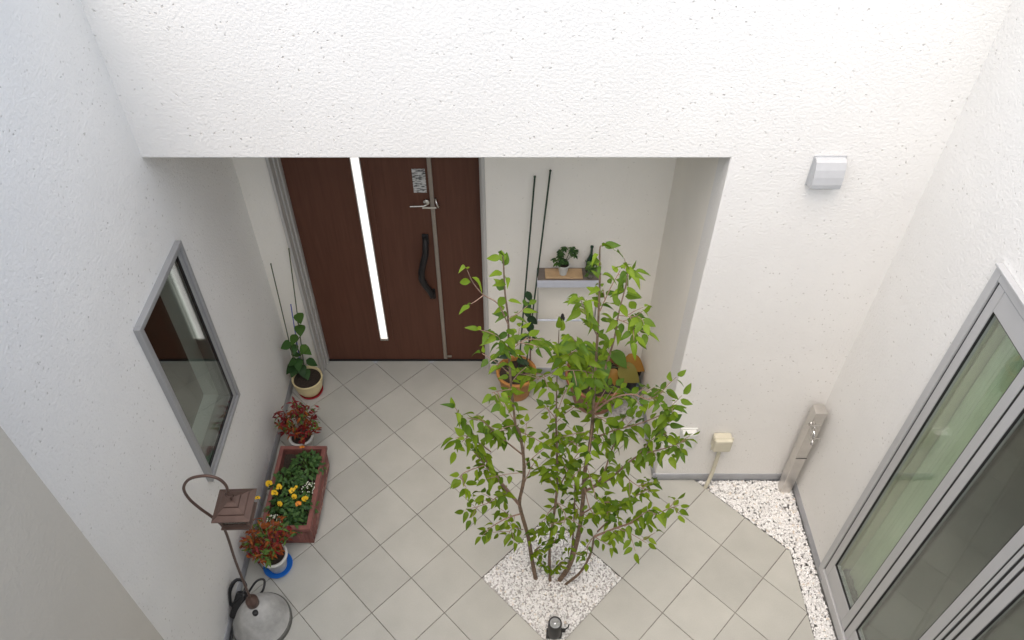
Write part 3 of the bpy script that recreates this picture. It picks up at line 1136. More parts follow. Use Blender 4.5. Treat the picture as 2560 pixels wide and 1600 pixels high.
B([(912, 900), (1040, 850), (1160, 810), (1290, 760), (1410, 715)], 1.98, 1.86, 0.006, 0.2)
B([(1040, 850), (1120, 880), (1220, 940)], 1.93, 1.86, 0.003, 0.1)
B([(1090, 840), (1180, 780), (1240, 740)], 1.92, 1.9, 0.003, 0.1)
B([(910, 900), (960, 930), (1010, 960)], 1.98, 1.93, 0.003, 0.1)
B([(1090, 540), (1150, 590), (1240, 640)], 2.07, 2.0, 0.003, 0.25)
B([(490, 860), (430, 850), (400, 900)], 2.13, 2.05, 0.003, 0.2)
B([(525, 920), (570, 880), (580, 850)], 2.14, 2.1, 0.003, 0.1)
B([(540, 1010), (580, 980), (610, 1040)], 2.14, 2.1, 0.0025, 0.1, 0.022, 0.04)
B([(650, 1110), (620, 1080), (600, 1060)], 2.13, 2.09, 0.0025, 0.1, 0.02, 0.038)
B([(660, 1130), (690, 1080), (730, 1060)], 2.13, 2.08, 0.0025, 0.1, 0.02, 0.038)
B([(655, 960), (690, 900), (680, 860)], 2.14, 2.05, 0.003, 0.1)
B([(690, 720), (640, 760), (610, 830)], 2.16, 2.05, 0.003, 0.2)
B([(690, 700), (740, 770), (730, 830)], 2.16, 2.04, 0.003, 0.2)
B([(795, 700), (840, 760), (890, 790)], 2.2, 2.1, 0.003, 0.2)
B([(850, 600), (900, 760), (1020, 750)], 2.13, 1.96, 0.003, 0.3)
B([(900, 910), (850, 990), (830, 1010)], 2.0, 1.95, 0.002, 0.2, 0.025, 0.045)
# upper shoots
B([(195, 930), (140, 820), (60, 770), (5, 705), (-25, 640)], 2.03, 1.92, 0.003, 0.8, 0.05, 0.06, c4, 0.0)
B([(60, 775), (20, 805), (-5, 820)], 1.96, 1.93, 0.002, 0.8, 0.05, 0.06, c4, 0.0)
B([(720, 1170), (770, 1000), (790, 880), (835, 700), (840, 625)], 2.12, 2.05, 0.005, 0.1, 0.04, 0.062, c4)
B([(690, 860), (745, 740), (800, 640)], 2.12, 2.2, 0.003, 0.2, 0.032, 0.06, c4)
B([(660, 1200), (600, 1080), (540, 1000)], 2.12, 2.0, 0.003, 0.2, 0.032, 0.065, c4)
B([(680, 1000), (620, 880), (580, 780)], 2.12, 2.05, 0.003, 0.2, 0.030, 0.06, c4)
B([(665, 1200), (590, 1180), (500, 1180)], 2.12, 2.0, 0.003, 0.2, 0.036, 0.066, c4)
B([(780, 900), (850, 930), (930, 970)], 2.08, 2.0, 0.002, 0.2, 0.034, 0.06, c4)
B([(790, 880), (870, 890), (920, 860)], 2.08, 2.05, 0.002, 0.3, 0.034, 0.06, c4)
B([(200, 1120), (150, 1010), (130, 990)], 2.03, 1.98, 0.002, 0.2, 0.032, 0.058, c4)
B([(215, 1280), (150, 1290), (110, 1300)], 2.03, 1.96, 0.002, 0.2, 0.032, 0.058, c4)
B([(200, 1080), (260, 1030), (300, 1000)], 2.03, 2.08, 0.002, 0.2, 0.03, 0.058, c4)
B([(195, 900), (250, 870), (300, 830)], 2.03, 2.1, 0.002, 0.2, 0.03, 0.058, c4)
B([(460, 1180), (400, 1210), (350, 1230)], 2.2, 2.1, 0.002, 0.2, 0.034, 0.06, c4)
B([(460, 1100), (430, 1050), (410, 1030)], 2.2, 2.1, 0.002, 0.3, 0.034, 0.07, c4)
B([(460, 1130), (510, 1110), (540, 1090)], 2.2, 2.1, 0.002, 0.3, 0.034, 0.07, c4)
# leaves up the stems and free twigs round them
for k, line in enumerate(stem_lines):
    n = len(line)
    if k in (0, 2): leafy(line[int(n * 0.52):], 0.0, 0.034, 0.058)
    if k == 1: leafy(line[int(n * 0.3):], 0.0, 0.036, 0.06)
    if k == 4: leafy(line[int(n * 0.25):], 0.0, 0.035, 0.058)
TW = {0: (11, 0.34, 0.70), 1: (8, 0.38, 0.72), 2: (15, 0.32, 0.72), 4: (5, 0.3, 0.95)}
for k, (cnt, lo, hi) in TW.items():
    line = stem_lines[k]
    for q in range(cnt):
        f_ = lo + (hi - lo) * (q + tr.random()) / cnt
        i = int(f_ * (len(line) - 1))
        p = line[i]
        an = tr.uniform(0, 2 * math.pi)
        l = tr.uniform(0.09, 0.24) * (1.15 - 0.6 * f_)
        d = Vector((math.cos(an), math.sin(an), tr.uniform(0.15, 0.7)))
        pts = [p, p + d * l * 0.5, p + d * l + Vector((0, 0, -0.02))]
        branch_mb.tube(smooth_line(pts, 3), 0.0018, 5)
        leafy(smooth_line(pts, 3), 0.25, 0.032, 0.058)
branch_mb.build('branch', M_TWIG, tree)
tleaves.sort(key=lambda t: (t[0].translation - CAMP).length)
rest = MB()
for k, (M_, vi) in enumerate(tleaves):
    if k < 300: put_leaf(TLEAF[vi], M_, tree)
    else: add_leaf(rest, TSHAPE[vi], M_)
tag(rest.build('foliage', M_LEAF_I, tree), kind='stuff')
print('tree leaves', len(tleaves))

# ------------------------------------------------------------------ garden spotlight
sp = thing('garden_spotlight', 'black cylindrical garden spotlight pointing up at the edge of the tree pit', 'spotlight', (0.258, 1.80, 0))
m = MB()
m.lathe([(0.0001, 0.055), (0.030, 0.055), (0.036, 0.06), (0.038, 0.075), (0.038, 0.20), (0.036, 0.206), (0.031, 0.206), (0.030, 0.196), (0.0001, 0.196)], (0.258, 1.80, 0), 28)
m.build('housing', M_BLACK, sp)
m = MB()
m.lathe([(0.0001, 0.1985), (0.020, 0.1995), (0.0295, 0.1985)], (0.258, 1.80, 0), 24)
m.ball((0.258, 1.80, 0.198), 0.010, 10, (1, 1, 0.5))
m.build('lens', simple('lamp_lens', (0.55, 0.56, 0.58), 0.12, 0.6, var=0.2, scale=80), sp)
m = MB()
m.bbox((0.290, 1.79, 0.015), (0.302, 1.81, 0.11), 0.002)
m.bbox((0.214, 1.79, 0.015), (0.226, 1.81, 0.11), 0.002)
m.bbox((0.214, 1.79, 0.008), (0.302, 1.81, 0.016), 0.002)
m.lathe([(0.0001, -0.12), (0.012, 0.0), (0.012, 0.01)], (0.258, 1.80, 0), 8)
m.lathe([(0.0001, 0), (0.011, 0), (0.011, 0.016), (0.0001, 0.016)], (0.302, 1.80, 0.10), 12, M=Matrix.Rotation(math.pi / 2, 3, 'Y'))
m.tube([(0.31, 1.80, 0.10), (0.335, 1.815, 0.105), (0.342, 1.83, 0.11)], 0.004, 8)
m.build('bracket', M_BLACK, sp)

# ------------------------------------------------------------------ wall fittings
# vent hood
vt = thing('vent_hood', 'grey metal vent hood high on the front wall', 'vent', (1.42, YF, 2.4))
m = MB()
vx0, vx1, vz0, vz1 = 1.338, 1.470, 2.418, 2.560
prof = [(0.0, vz1), (-0.022, vz1 - 0.001), (-0.034, vz1 - 0.008), (-0.046, vz1 - 0.040), (-0.053, vz1 - 0.075), (-0.056, vz0 + 0.03), (-0.053, vz0 + 0.008), (-0.045, vz0)]
vs_ = [(vx0, YF + a, z) for a, z in prof] + [(vx1, YF + a, z) for a, z in prof] + [(vx0, YF, vz0), (vx1, YF, vz0)]
k = len(prof)
fs = [(i, i + 1, k + i + 1, k + i) for i in range(k - 1)] + [tuple([2 * k] + list(range(k - 1, -1, -1))), tuple([2 * k + 1] + list(range(k, 2 * k)))]
m.add(vs_, fs)
m.build('hood', M_VENT, vt)
m = MB()
m.box((vx0 - 0.006, YF - 0.004, vz0 - 0.008), (vx1 + 0.006, YF - 0.001, vz1 + 0.008))
m.build('flange', M_VENT, vt)
m = MB()
for i in range(5):
    z = vz0 + 0.004
    y = YF - 0.010 - i * 0.008
    m.box((vx0 + 0.006, y - 0.002, z), (vx1 - 0.006, y + 0.002, z + 0.008))
m.build('grille', M_GASKET, vt)

# white outlet cover
ou = thing('outlet_cover', 'white square outdoor outlet cover low on the front wall', 'outlet', (1.12, YF, 0.4))
a = ony(1705, 1085, YF - 0.045); b = ony(1743, 1126, YF - 0.045)
m = MB()
m.bbox((a.x + 0.008, YF - 0.05, b.z + 0.012), (a.x + 0.098, YF - 0.001, a.z - 0.003), 0.010)
m.build('cover', M_WHITE, ou)
m = MB()
m.bbox((a.x, YF - 0.012, b.z), (a.x + 0.106, YF - 0.0005, a.z + 0.006), 0.004)
m.build('backplate', M_WHITE, ou)
# beige junction box with conduit
jb = thing('junction_box', 'beige junction box with a conduit running down into the gravel', 'junction box', (1.31, YF, 0))
jx, jz = 1.325, 0.47
m = MB()
m.bbox((jx - 0.056, YF - 0.075, jz - 0.06), (jx + 0.056, YF - 0.001, jz + 0.055), 0.012)
m.bbox((jx - 0.062, YF - 0.052, jz - 0.066), (jx + 0.062, YF - 0.044, jz + 0.060), 0.003)
m.build('box', M_BEIGE, jb)
m = MB()
m.tube(smooth_line([(jx + 0.004, YF - 0.036, jz - 0.055), (jx + 0.004, YF - 0.036, 0.22), (jx + 0.002, YF - 0.038, 0.12), (jx - 0.012, YF - 0.055, 0.05), (jx - 0.03, YF - 0.07, -0.03)], 4), 0.0125, 12)
m.build('conduit', M_BEIGE, jb)
# stainless water post
wp = thing('water_post', 'stainless steel water tap post in the gravel corner', 'tap post', (1.815, 2.775, 0))
m = MB()
pxc, pyc, ph = 1.815, 2.768, 0.86
m.bbox((pxc - 0.034, pyc - 0.034, -0.03), (pxc + 0.034, pyc + 0.034, ph), 0.004)
m.build('post', M_STEEL, wp)
m = MB()
for zz in (0.76, 0.66):
    m.tube([(pxc - 0.034, pyc - 0.036, zz), (pxc - 0.034, pyc - 0.075, zz), (pxc - 0.034, pyc - 0.10, zz - 0.004), (pxc - 0.034, pyc - 0.11, zz - 0.035)] if zz > 0.7 else [(pxc, pyc - 0.03, zz), (pxc - 0.01, pyc - 0.07, zz), (pxc - 0.012, pyc - 0.09, zz - 0.03)], 0.010, 10)
m.lathe([(0.0001, 0), (0.014, 0), (0.014, 0.02), (0.008, 0.03), (0.0001, 0.03)], (pxc - 0.034, pyc - 0.075, 0.768), 12)
m.tube([(pxc - 0.062, pyc - 0.075, 0.80), (pxc - 0.006, pyc - 0.075, 0.80)], 0.006, 8)
m.tube([(pxc - 0.034, pyc - 0.103, 0.80), (pxc - 0.034, pyc - 0.047, 0.80)], 0.006, 8)
m.tube([(pxc - 0.045, pyc - 0.09, 0.69), (pxc + 0.02, pyc - 0.09, 0.69)], 0.006, 8)
m.lathe([(0.018, 0), (0.018, 0.006), (0.0001, 0.008)], (pxc - 0.034, pyc - 0.034, 0.76), 14, M=Matrix.Rotation(math.pi / 2, 3, 'X'))
m.build('tap', M_CHROME, wp)
m = MB()
m.bbox((pxc - 0.034, pyc - 0.0365, 0.40), (pxc + 0.034, pyc - 0.0345, 0.406), 0.0005)
m.build('seam', M_GASKET, wp)

# ------------------------------------------------------------------ pots
def pot_mesh(c, rb, rt, h, wall=0.008, rim=0.012, rimh=0.02, zb=0.0):
    m_ = MB()
    m_.lathe([(0.0001, zb), (rb * 0.96, zb), (rb, zb + 0.006), (rb + (rt - rb) * 0.86, zb + h - rimh), (rt + rim * 0.4, zb + h - rimh + 0.003), (rt + rim * 0.5, zb + h - 0.003), (rt + rim * 0.3, zb + h), (rt - wall, zb + h), (rt - wall - 0.003, zb + h - 0.008), (rb - wall, zb + 0.02), (0.0001, zb + 0.018)], c, 40)
    return m_


def soil_mesh(c, r, z):
    m_ = MB()
    rr = [0.0001] + [r * k / 6 for k in range(1, 7)]
    n = 24
    vs_, fs = [], []
    for i, q in enumerate(rr):
        for k in range(n):
            a_ = 2 * math.pi * k / n
            vs_.append((c[0] + q * math.cos(a_), c[1] + q * math.sin(a_), z + (0.0 if i == 6 else rnd.uniform(-0.003, 0.006))))
    for i in range(6):
        for k in range(n):
            fs.append((i * n + k, i * n + (k + 1) % n, (i + 1) * n + (k + 1) % n, (i + 1) * n + k))
    m_.add(vs_, fs, True)
    return m_


def saucer(name, label, c, r, h, mat_):
    m_ = MB()
    m_.lathe([(0.0001, 0.001), (r * 0.86, 0.001), (r * 0.9, 0.004), (r, h), (r - 0.004, h), (r * 0.86, 0.007), (0.0001, 0.006)], c, 40)
    o = m_.build(name, mat_)
    o.location = (0, 0, 0)
    return tag(o, label, 'saucer')


# --- cream pot by the door, with stakes and a climbing plant
cC = onz(768, 940, 0.165); cC = Vector((cC.x, cC.y - 0.01, 0))
saucer('plant_saucer', 'red plastic saucer under the cream pot by the door', (cC.x + 0.004, cC.y, 0), 0.088, 0.022, M_RED)
pC = thing('potted_climber', 'cream round pot with a dark green climber on thin stakes beside the door', 'potted plant', (cC.x, cC.y, 0.008))
m = MB()
m.lathe([(0.0001, 0.009), (0.055, 0.009), (0.072, 0.02), (0.092, 0.06), (0.103, 0.11), (0.107, 0.155), (0.110, 0.160), (0.109, 0.165), (0.101, 0.165), (0.097, 0.15), (0.088, 0.07), (0.0001, 0.05)], (cC.x, cC.y, 0), 40)
m.build('pot', M_CREAM, pC)
soil_mesh(cC, 0.097, 0.145).build('soil', M_SOIL, pC)
yw = YD - 0.01
for (u0, v0, u1, v1, ytop, mt, r) in ((735, 905, 677, 660, cC.y + 0.06, M_STAKE2, 0.0038), (758, 900, 722, 622, cC.y + 0.10, M_STAKE2, 0.0038), (750, 905, 727, 762, cC.y - 0.01, M_STAKE_B, 0.0036)):
    m = MB()
    b0 = onz(u0, v0, 0.14); t0 = ony(u1, v1, ytop)
    m.tube([b0 - (t0 - b0) * 0.05, b0, (b0 + t0) / 2, t0], r, 8)
    m.ball(t0, r * 1.35, 8)
    m.build('stake', mt, pC)
m = MB()
vine = smooth_line([onz(750, 925, 0.15), ony(752, 890, cC.y), ony(740, 860, cC.y - 0.01), ony(752, 835, cC.y), ony(744, 805, cC.y + 0.01)], 4)
m.tube(vine, 0.0035, 6)
m.tube(smooth_line([onz(742, 925, 0.15), ony(733, 890, cC.y - 0.03), ony(726, 865, cC.y - 0.03)], 4), 0.003, 6)
m.build('vine', M_STAKE2, pC)
DKL = leaf_meshes('leaf', M_DKLEAF, [dict(L=1, W=0.78, fold=0.2, droop=0.25), dict(L=1, W=0.70, fold=0.1, droop=0.4, wob=0.1)])
CL = leaf_meshes('leaf', leaf_mat('climber_leaf', (0.05, 0.12, 0.02), (0.10, 0.20, 0.04), 0.3), [dict(L=1, W=0.82, fold=0.2, droop=0.2), dict(L=1, W=0.75, fold=0.1, droop=0.35)])
for (u, v, dx, dy, L_, lite) in ((748, 795, 0.3, -1, .085, 1), (750, 825, 0.2, -1, .09, 1), (733, 848, -0.4, -1, .085, 1), (713, 864, -1, -.3, .09, 0), (735, 872, 0.3, -1, .08, 0), (765, 875, 1, -.4, .095, 1), (757, 872, -0.5, -1, .08, 1), (728, 905, -1, -.3, .09, 0), (735, 925, -0.3, -1, .11, 0), (755, 925, 0.4, -1, .10, 0), (780, 905, 1, -.2, .09, 0), (745, 910, 0.1, -1, .10, 0), (725, 920, -1, -1, .10, 0), (765, 935, .5, -1, .09, 0), (742, 885, .6, .4, .08, 0)):
    p = ony(u, v, cC.y - 0.02)
    d = Vector((dx, dy, -0.25)).normalized()
    put_leaf((CL if lite else DKL)[rnd.randrange(2)], leaf_matrix(p - d * L_ * 0.5, d, (rnd.gauss(0, .2), -0.25, 1), L_), pC)


# --- nandinas: narrow red leaflets on a fan of twigs
def nandina(th, c, z0, R, H, n, mats, seed, lean=(0, 0)):
    r = random.Random(seed)
    stemm = MB()
    fol = [MB() for _ in mats]
    sh = leaf_shape(1, 0.34, 0.3, 0.3, 4)
    c = Vector((c[0], c[1], z0))
    for i in range(n):
        an = r.uniform(0, 2 * math.pi)
        rr = R * math.sqrt(r.random())
        tip = c + Vector((math.cos(an) * rr + lean[0], math.sin(an) * rr + lean[1], H * r.uniform(0.45, 1.0) * (1.1 - 0.5 * rr / R)))
        mid = c + (tip - c) * 0.5 + Vector((0, 0, 0.02))
        stemm.tube([c + Vector((r.gauss(0, .008), r.gauss(0, .008), 0)), mid, tip], [0.0022, 0.0016, 0.001], 5)
        q = min(len(mats) - 1, int(r.random() ** 1.1 * len(mats)))
        for k in range(r.randint(5, 9)):
            t = r.uniform(0.55, 1.0)
            p = mid.lerp(tip, (t - 0.5) * 2) if t > 0.5 else c.lerp(mid, t * 2)
            d = Vector((r.gauss(0, 1), r.gauss(0, 1), r.gauss(0.0, 0.45))).normalized()
            L_ = r.uniform(0.03, 0.05)
            add_leaf(fol[q if r.random() < 0.8 else r.randrange(len(mats))], sh, leaf_matrix(p, d, (r.gauss(0, .4), r.gauss(0, .4), 1), L_))
    stemm.build('twig', M_TWIG, th)
    for f_, mt in zip(fol, mats):
        if f_.v: tag(f_.build('foliage', mt, th), kind='stuff')


cN1 = Vector((-1.40, 3.085, 0))
n1 = thing('potted_nandina', 'crimson-leaved shrub in a small pot between the planter box and the cream pot', 'potted plant', cN1)
pot_mesh(cN1, 0.055, 0.078, 0.15).build('pot', M_WHITE, n1)
soil_mesh(cN1, 0.068, 0.132).build('soil', M_SOIL, n1)
nandina(n1, cN1, 0.13, 0.17, 0.36, 62, [M_REDLEAF, M_REDLEAF, M_ORLEAF, M_GRLEAF], 4, (0.0, 0.03))
cN2 = onz(697, 1416, 0.0)
saucer('plant_saucer', 'blue plastic saucer under the white pot in front of the planter box', (cN2.x, cN2.y, 0), 0.088, 0.024, M_BLUE)
n2 = thing('potted_nandina', 'orange-red leaved shrub in a white pot on the blue saucer', 'potted plant', (cN2.x, cN2.y, 0.008))
pot_mesh(cN2, 0.052, 0.076, 0.145, zb=0.008).build('pot', M_WHITE, n2)
soil_mesh(cN2, 0.066, 0.135).build('soil', M_SOIL, n2)
nandina(n2, cN2, 0.135, 0.15, 0.27, 75, [M_ORLEAF, M_REDLEAF, M_GRLEAF, M_ORLEAF], 9, (-0.03, 0.05))

# --- planter box
PX0, PX1, PY0, PY1, PH = -1.500, -1.205, 2.372, 2.965, 0.195
pl = thing('planter_box', 'red-brown rectangular planter box with moulded sides against the left wall', 'planter', (-1.35, 2.67, 0))
m = MB()
wd = 0.022
# tapering shell: outer loop slightly wider at the rim
def loop(x0, x1, y0, y1, z): return [(x0, y0, z), (x1, y0, z), (x1, y1, z), (x0, y1, z)]
L0 = loop(PX0 + .012, PX1 - .006, PY0 + .010, PY1 - .010, 0.0)
L1 = loop(PX0 + .004, PX1 - .002, PY0 + .004, PY1 - .004, 0.155)
L2 = loop(PX0 - .006, PX1 + .006, PY0 - .006, PY1 + .006, 0.163)
L3 = loop(PX0 - .006, PX1 + .006, PY0 - .006, PY1 + .006, PH - 0.004)
L4 = loop(PX0 - .003, PX1 + .003, PY0 - .003, PY1 + .003, PH)
L5 = loop(PX0 + wd, PX1 - wd, PY0 + wd, PY1 - wd, PH)
L6 = loop(PX0 + wd + .003, PX1 - wd - .003, PY0 + wd + .003, PY1 - wd - .003, 0.05)
allv = L0 + L1 + L2 + L3 + L4 + L5 + L6
fs = [(3, 2, 1, 0)]
for i in range(6):
    for k in range(4):
        fs.append((i * 4 + k, i * 4 + (k + 1) % 4, i * 4 + 4 + (k + 1) % 4, i * 4 + 4 + k))
fs.append((24, 25, 26, 27))
m.add(allv, fs)
m.build('shell', M_TERRA, pl)
m = MB()
# stepped mouldings on the front and right faces
for i, (ins, pr) in enumerate(((0.016, 0.006), (0.038, 0.011), (0.062, 0.015))):
    m.bbox((PX0 + ins + 0.012, PY0 - pr + 0.004, 0.018 + ins * 0.45), (PX1 - ins - 0.012, PY0 + 0.012, 0.150 - ins * 0.45), 0.004)
    m.bbox((PX1 - 0.012, PY0 + ins + 0.012, 0.018 + ins * 0.45), (PX1 + pr - 0.003, PY1 - ins - 0.012, 0.150 - ins * 0.45), 0.004)
m.build('moulding', M_TERRA, pl)
m = MB()
rr = random.Random(3)
for i in range(15):        # moulded garland, paint worn off its ridges
    y = PY0 + 0.10 + i * 0.029
    z = 0.07 + 0.03 * math.sin(i * 1.1) + rr.uniform(-.01, .01)
    m.tube([(PX1 + 0.012, y, z), (PX1 + 0.0145, y + 0.008, z + 0.014), (PX1 + 0.012, y + 0.017, z + 0.02)], [0.001, 0.0028, 0.001], 6)
m.build('garland', M_SCUFF, pl)
m = MB()
ns = 14
vs_, fs = [], []
for i in range(ns + 1):
    for j in range(7):
        x = PX0 + wd + (PX1 - PX0 - 2 * wd) * j / 6
        y = PY0 + wd + (PY1 - PY0 - 2 * wd) * i / ns
        vs_.append((x, y, 0.135 + rnd.uniform(-0.006, 0.008)))
for i in range(ns):
    for j in range(6): fs.append((i * 7 + j, i * 7 + j + 1, i * 7 + j + 8, i * 7 + j + 7))
m.add(vs_, fs, True)
m.build('soil', M_SOIL, pl)


def bushy(name, label, c, R, H, n, mat_, seed, Lr=(0.025, 0.04), W=0.55, grp=None):
    """low plant in the planter: a dome of leaves on short stems"""
    r = random.Random(seed)
    t_ = thing(name, label, 'plant', c, grp)
    f_, st = MB(), MB()
    sh = leaf_shape(1, W, 0.2, 0.3, 4, wob=0.1)
    c = Vector(c)
    for i in range(n):
        an = r.uniform(0, 6.283)
        q = math.sqrt(r.random())
        p = c + Vector((math.cos(an) * q * R, math.sin(an) * q * R, H * (1 - 0.65 * q * q) * r.uniform(0.55, 1.0)))
        d = Vector((math.cos(an) * (0.4 + q) + r.gauss(0, .4), math.sin(an) * (0.4 + q) + r.gauss(0, .4), r.gauss(0.0, 0.3))).normalized()
        add_leaf(f_, sh, leaf_matrix(p, d, (r.gauss(0, .3), r.gauss(0, .3), 1), r.uniform(*Lr)))
        if i % 4 == 0: st.tube([c + Vector((r.gauss(0, .012), r.gauss(0, .012), -0.01)), c.lerp(p, 0.6) + Vector((0, 0, 0.01)), p], [0.002, 0.0016, 0.001], 5)
    tag(f_.build('foliage', mat_, t_), kind='stuff')
    st.build('stem', M_GRLEAF, t_)
    return t_


def pansy(parent, p, size, col=M_YELLOW, seed=0, face=(0.15, -0.55, 0.85)):
    """five overlapping petals with a dark eye"""
    r = random.Random(seed)
    n_ = Vector(face) + Vector((r.gauss(0, .45), r.gauss(0, .45), r.gauss(0, .2)))
    n_.normalize()
    ax = n_.cross(Vector((1, 0, 0))).normalized()      # up within the face
    bx = ax.cross(n_)
    tw = r.uniform(-0.5, 0.5)
    ax, bx = ax * math.cos(tw) + bx * math.sin(tw), bx * math.cos(tw) - ax * math.sin(tw)
    size = size * r.uniform(0.9, 1.25)
    f_, e_ = MB(), MB()
    for k, an in enumerate((90, 150, 30, 215, 3.6)):
        a_ = math.radians(an)
        ctr = Vector(p) + (bx * math.cos(a_) + ax * math.sin(a_)) * size * 0.42 + n_ * (0.001 * k)
        rad = size * (0.5 if k < 3 else 0.46)
        vs2 = [ctr + n_ * 0.002] + [ctr + (bx * math.cos(t) + ax * math.sin(t)) * rad * (1 + 0.14 * math.sin(3 * t + k * 2.1 + seed)) + n_ * (0.004 * math.sin(2 * t + k)) for t in [2 * math.pi * q / 10 for q in range(10)]]
        f_.add(vs2, [(0, 1 + q, 1 + (q + 1) % 10) for q in range(10)], True)
    for an in (250, 300):
        a_ = math.radians(an)
        ctr = Vector(p) + (bx * math.cos(a_) + ax * math.sin(a_)) * size * 0.14 + n_ * 0.0105
        e_.add([ctr + (bx * math.cos(t) + ax * math.sin(t)) * size * 0.13 for t in [2 * math.pi * q / 8 for q in range(8)]], [tuple(range(8))])
    fl = f_.build('flower', col, parent)
    e_.build('flower_eye', M_PCENTRE, fl)
    return fl


def pz(u, v, z=0.25): return onz(u, v, z)


b1 = bushy('pansy_plant', 'yellow pansies at the left front of the planter box', (-1.415, 2.51, 0.135), 0.09, 0.11, 130, M_PLLEAF, 1)
b2 = bushy('pansy_plant', 'yellow and orange pansies at the right front of the planter box', (-1.29, 2.53, 0.135), 0.085, 0.11, 120, M_PLLEAF, 2)
b3 = bushy('green_plant', 'dense green plant on the left of the planter box behind the pansies', (-1.405, 2.69, 0.135), 0.10, 0.15, 190, M_PLLEAF, 3, (0.022, 0.034), 0.6)
b4 = bushy('pansy_plant', 'green plant with one orange pansy at the back of the planter box', (-1.30, 2.82, 0.135), 0.095, 0.15, 170, M_PLLEAF, 4)
for i, (u, v, s, t_, c_) in enumerate(((672, 1209, .042, b1, M_YELLOW), (686, 1233, .045, b1, M_YELLOW), (697, 1218, .035, b1, M_YELLOW), (644, 1245, .034, b1, M_YELLOW), (730, 1227, .036, b2, M_YELLOW), (736, 1242, .030, b2, M_YELLOW), (763, 1247, .036, b2, M_YELLOW), (746, 1260, .036, b2, M_ORPETAL), (755, 1118, .038, b4, M_ORPETAL), (740, 1219, .026, b2, M_YELLOW), (700, 1260, .03, b1, M_YELLOW))):
    p = pz(u, v, 0.255)
    pansy(t_, p, s * 0.58, c_, i)
    sm = MB(); sm.tube([p - Vector((0, 0, 0.0015)), p + Vector((0, 0.008, -0.05)), p + Vector((0, 0.012, -0.11))], 0.0015, 5); sm.build('flower_stem', M_GRLEAF, t_)


def alyssum(label, c, R, seed):
    t_ = bushy('small_white_flower_plant', label, c, R, 0.08, 60, M_PLLEAF, seed, (0.012, 0.02))
    r = random.Random(seed)
    f_ = MB()
    for i in range(34):
        an, q = r.uniform(0, 6.283), math.sqrt(r.random())
        p = Vector(c) + Vector((math.cos(an) * R * q, math.sin(an) * R * q, 0.085 * (1 - .5 * q * q) + 0.012))
        f_.ball(p, r.uniform(0.0028, 0.005), 6, (1, 1, 0.6))
    tag(f_.build('blossom', M_WPETAL, t_), kind='stuff')


alyssum('tiny white flowers at the near left end of the planter box', (-1.435, 2.425, 0.135), 0.045, 31)
alyssum('tiny white flowers along the right edge of the planter box', (-1.255, 2.655, 0.135), 0.05, 32)
bushy('green_plant', 'low dark green plant at the near right end of the planter box', (-1.315, 2.435, 0.135), 0.07, 0.09, 100, M_PLLEAF, 33)

# --- orange pot with two tall stakes
cA = onz(1291, 925, 0.235); cA = Vector((cA.x, min(cA.y, YD - 0.175), 0))
pA = thing('potted_rose', 'orange pot with two tall green stakes against the porch wall', 'potted plant', cA)
pot_mesh(cA, 0.100, 0.138, 0.235, 0.010, 0.014, 0.03).build('pot', M_ORANGE, pA)
soil_mesh(cA, 0.124, 0.20).build('soil', M_SOIL, pA)
for (u0, v0, u1, v1) in ((1296, 930, 1337, 442), (1314, 925, 1376, 427)):
    m = MB()
    b0 = onz(u0, v0, 0.20); t0 = ony(u1, v1, YD - 0.02)
    m.tube([b0 - (t0 - b0) * 0.04, b0, (b0 + t0) / 2, t0], 0.0055, 8)
    m.ball(t0, 0.0078, 8)
    m.build('stake', M_STAKE, pA)
m = MB()
m.tube(smooth_line([onz(1325, 905, 0.20), ony(1326, 860, cA.y + 0.03), ony(1324, 815, cA.y + 0.05), ony(1328, 770, cA.y + 0.05)], 4), 0.005, 7)
m.build('cane', simple('red_brown_cane', (0.14, 0.05, 0.04), 0.7), pA)
RL = leaf_meshes('leaf', leaf_mat('deep_green_leaf', (0.012, 0.03, 0.014), (0.03, 0.07, 0.03), 0.15), [dict(L=1, W=0.62, fold=0.2, droop=0.3), dict(L=1, W=0.5, fold=0.3, droop=0.4)])
for (u, v, dx, dz, L_) in ((1322, 740, .3, -.6, .09), (1318, 765, -.6, -.5, .08), (1330, 800, .6, -.8, .10), (1326, 820, .3, -1, .11), (1312, 842, -.9, -.3, .08), (1335, 850, .5, -.8, .07), (1320, 780, 0, -1, .09), (1265, 890, -.6, .2, .09), (1300, 900, .2, .1, .08), (1285, 880, -.3, .3, .08), (1310, 905, .8, 0, .07), (1280, 930, -.5, .1, .09), (1240, 890, -1, .1, .07), (1238, 905, -1, -.1, .06), (1318, 870, -.4, -.6, .06)):
    p = ony(u, v, cA.y + 0.02)
    d = Vector((dx, -0.4, dz)).normalized()
    put_leaf(RL[rnd.randrange(2)], leaf_matrix(p - d * L_ * 0.4, d, (rnd.gauss(0, .3), -0.7, 0.7), L_), pA)

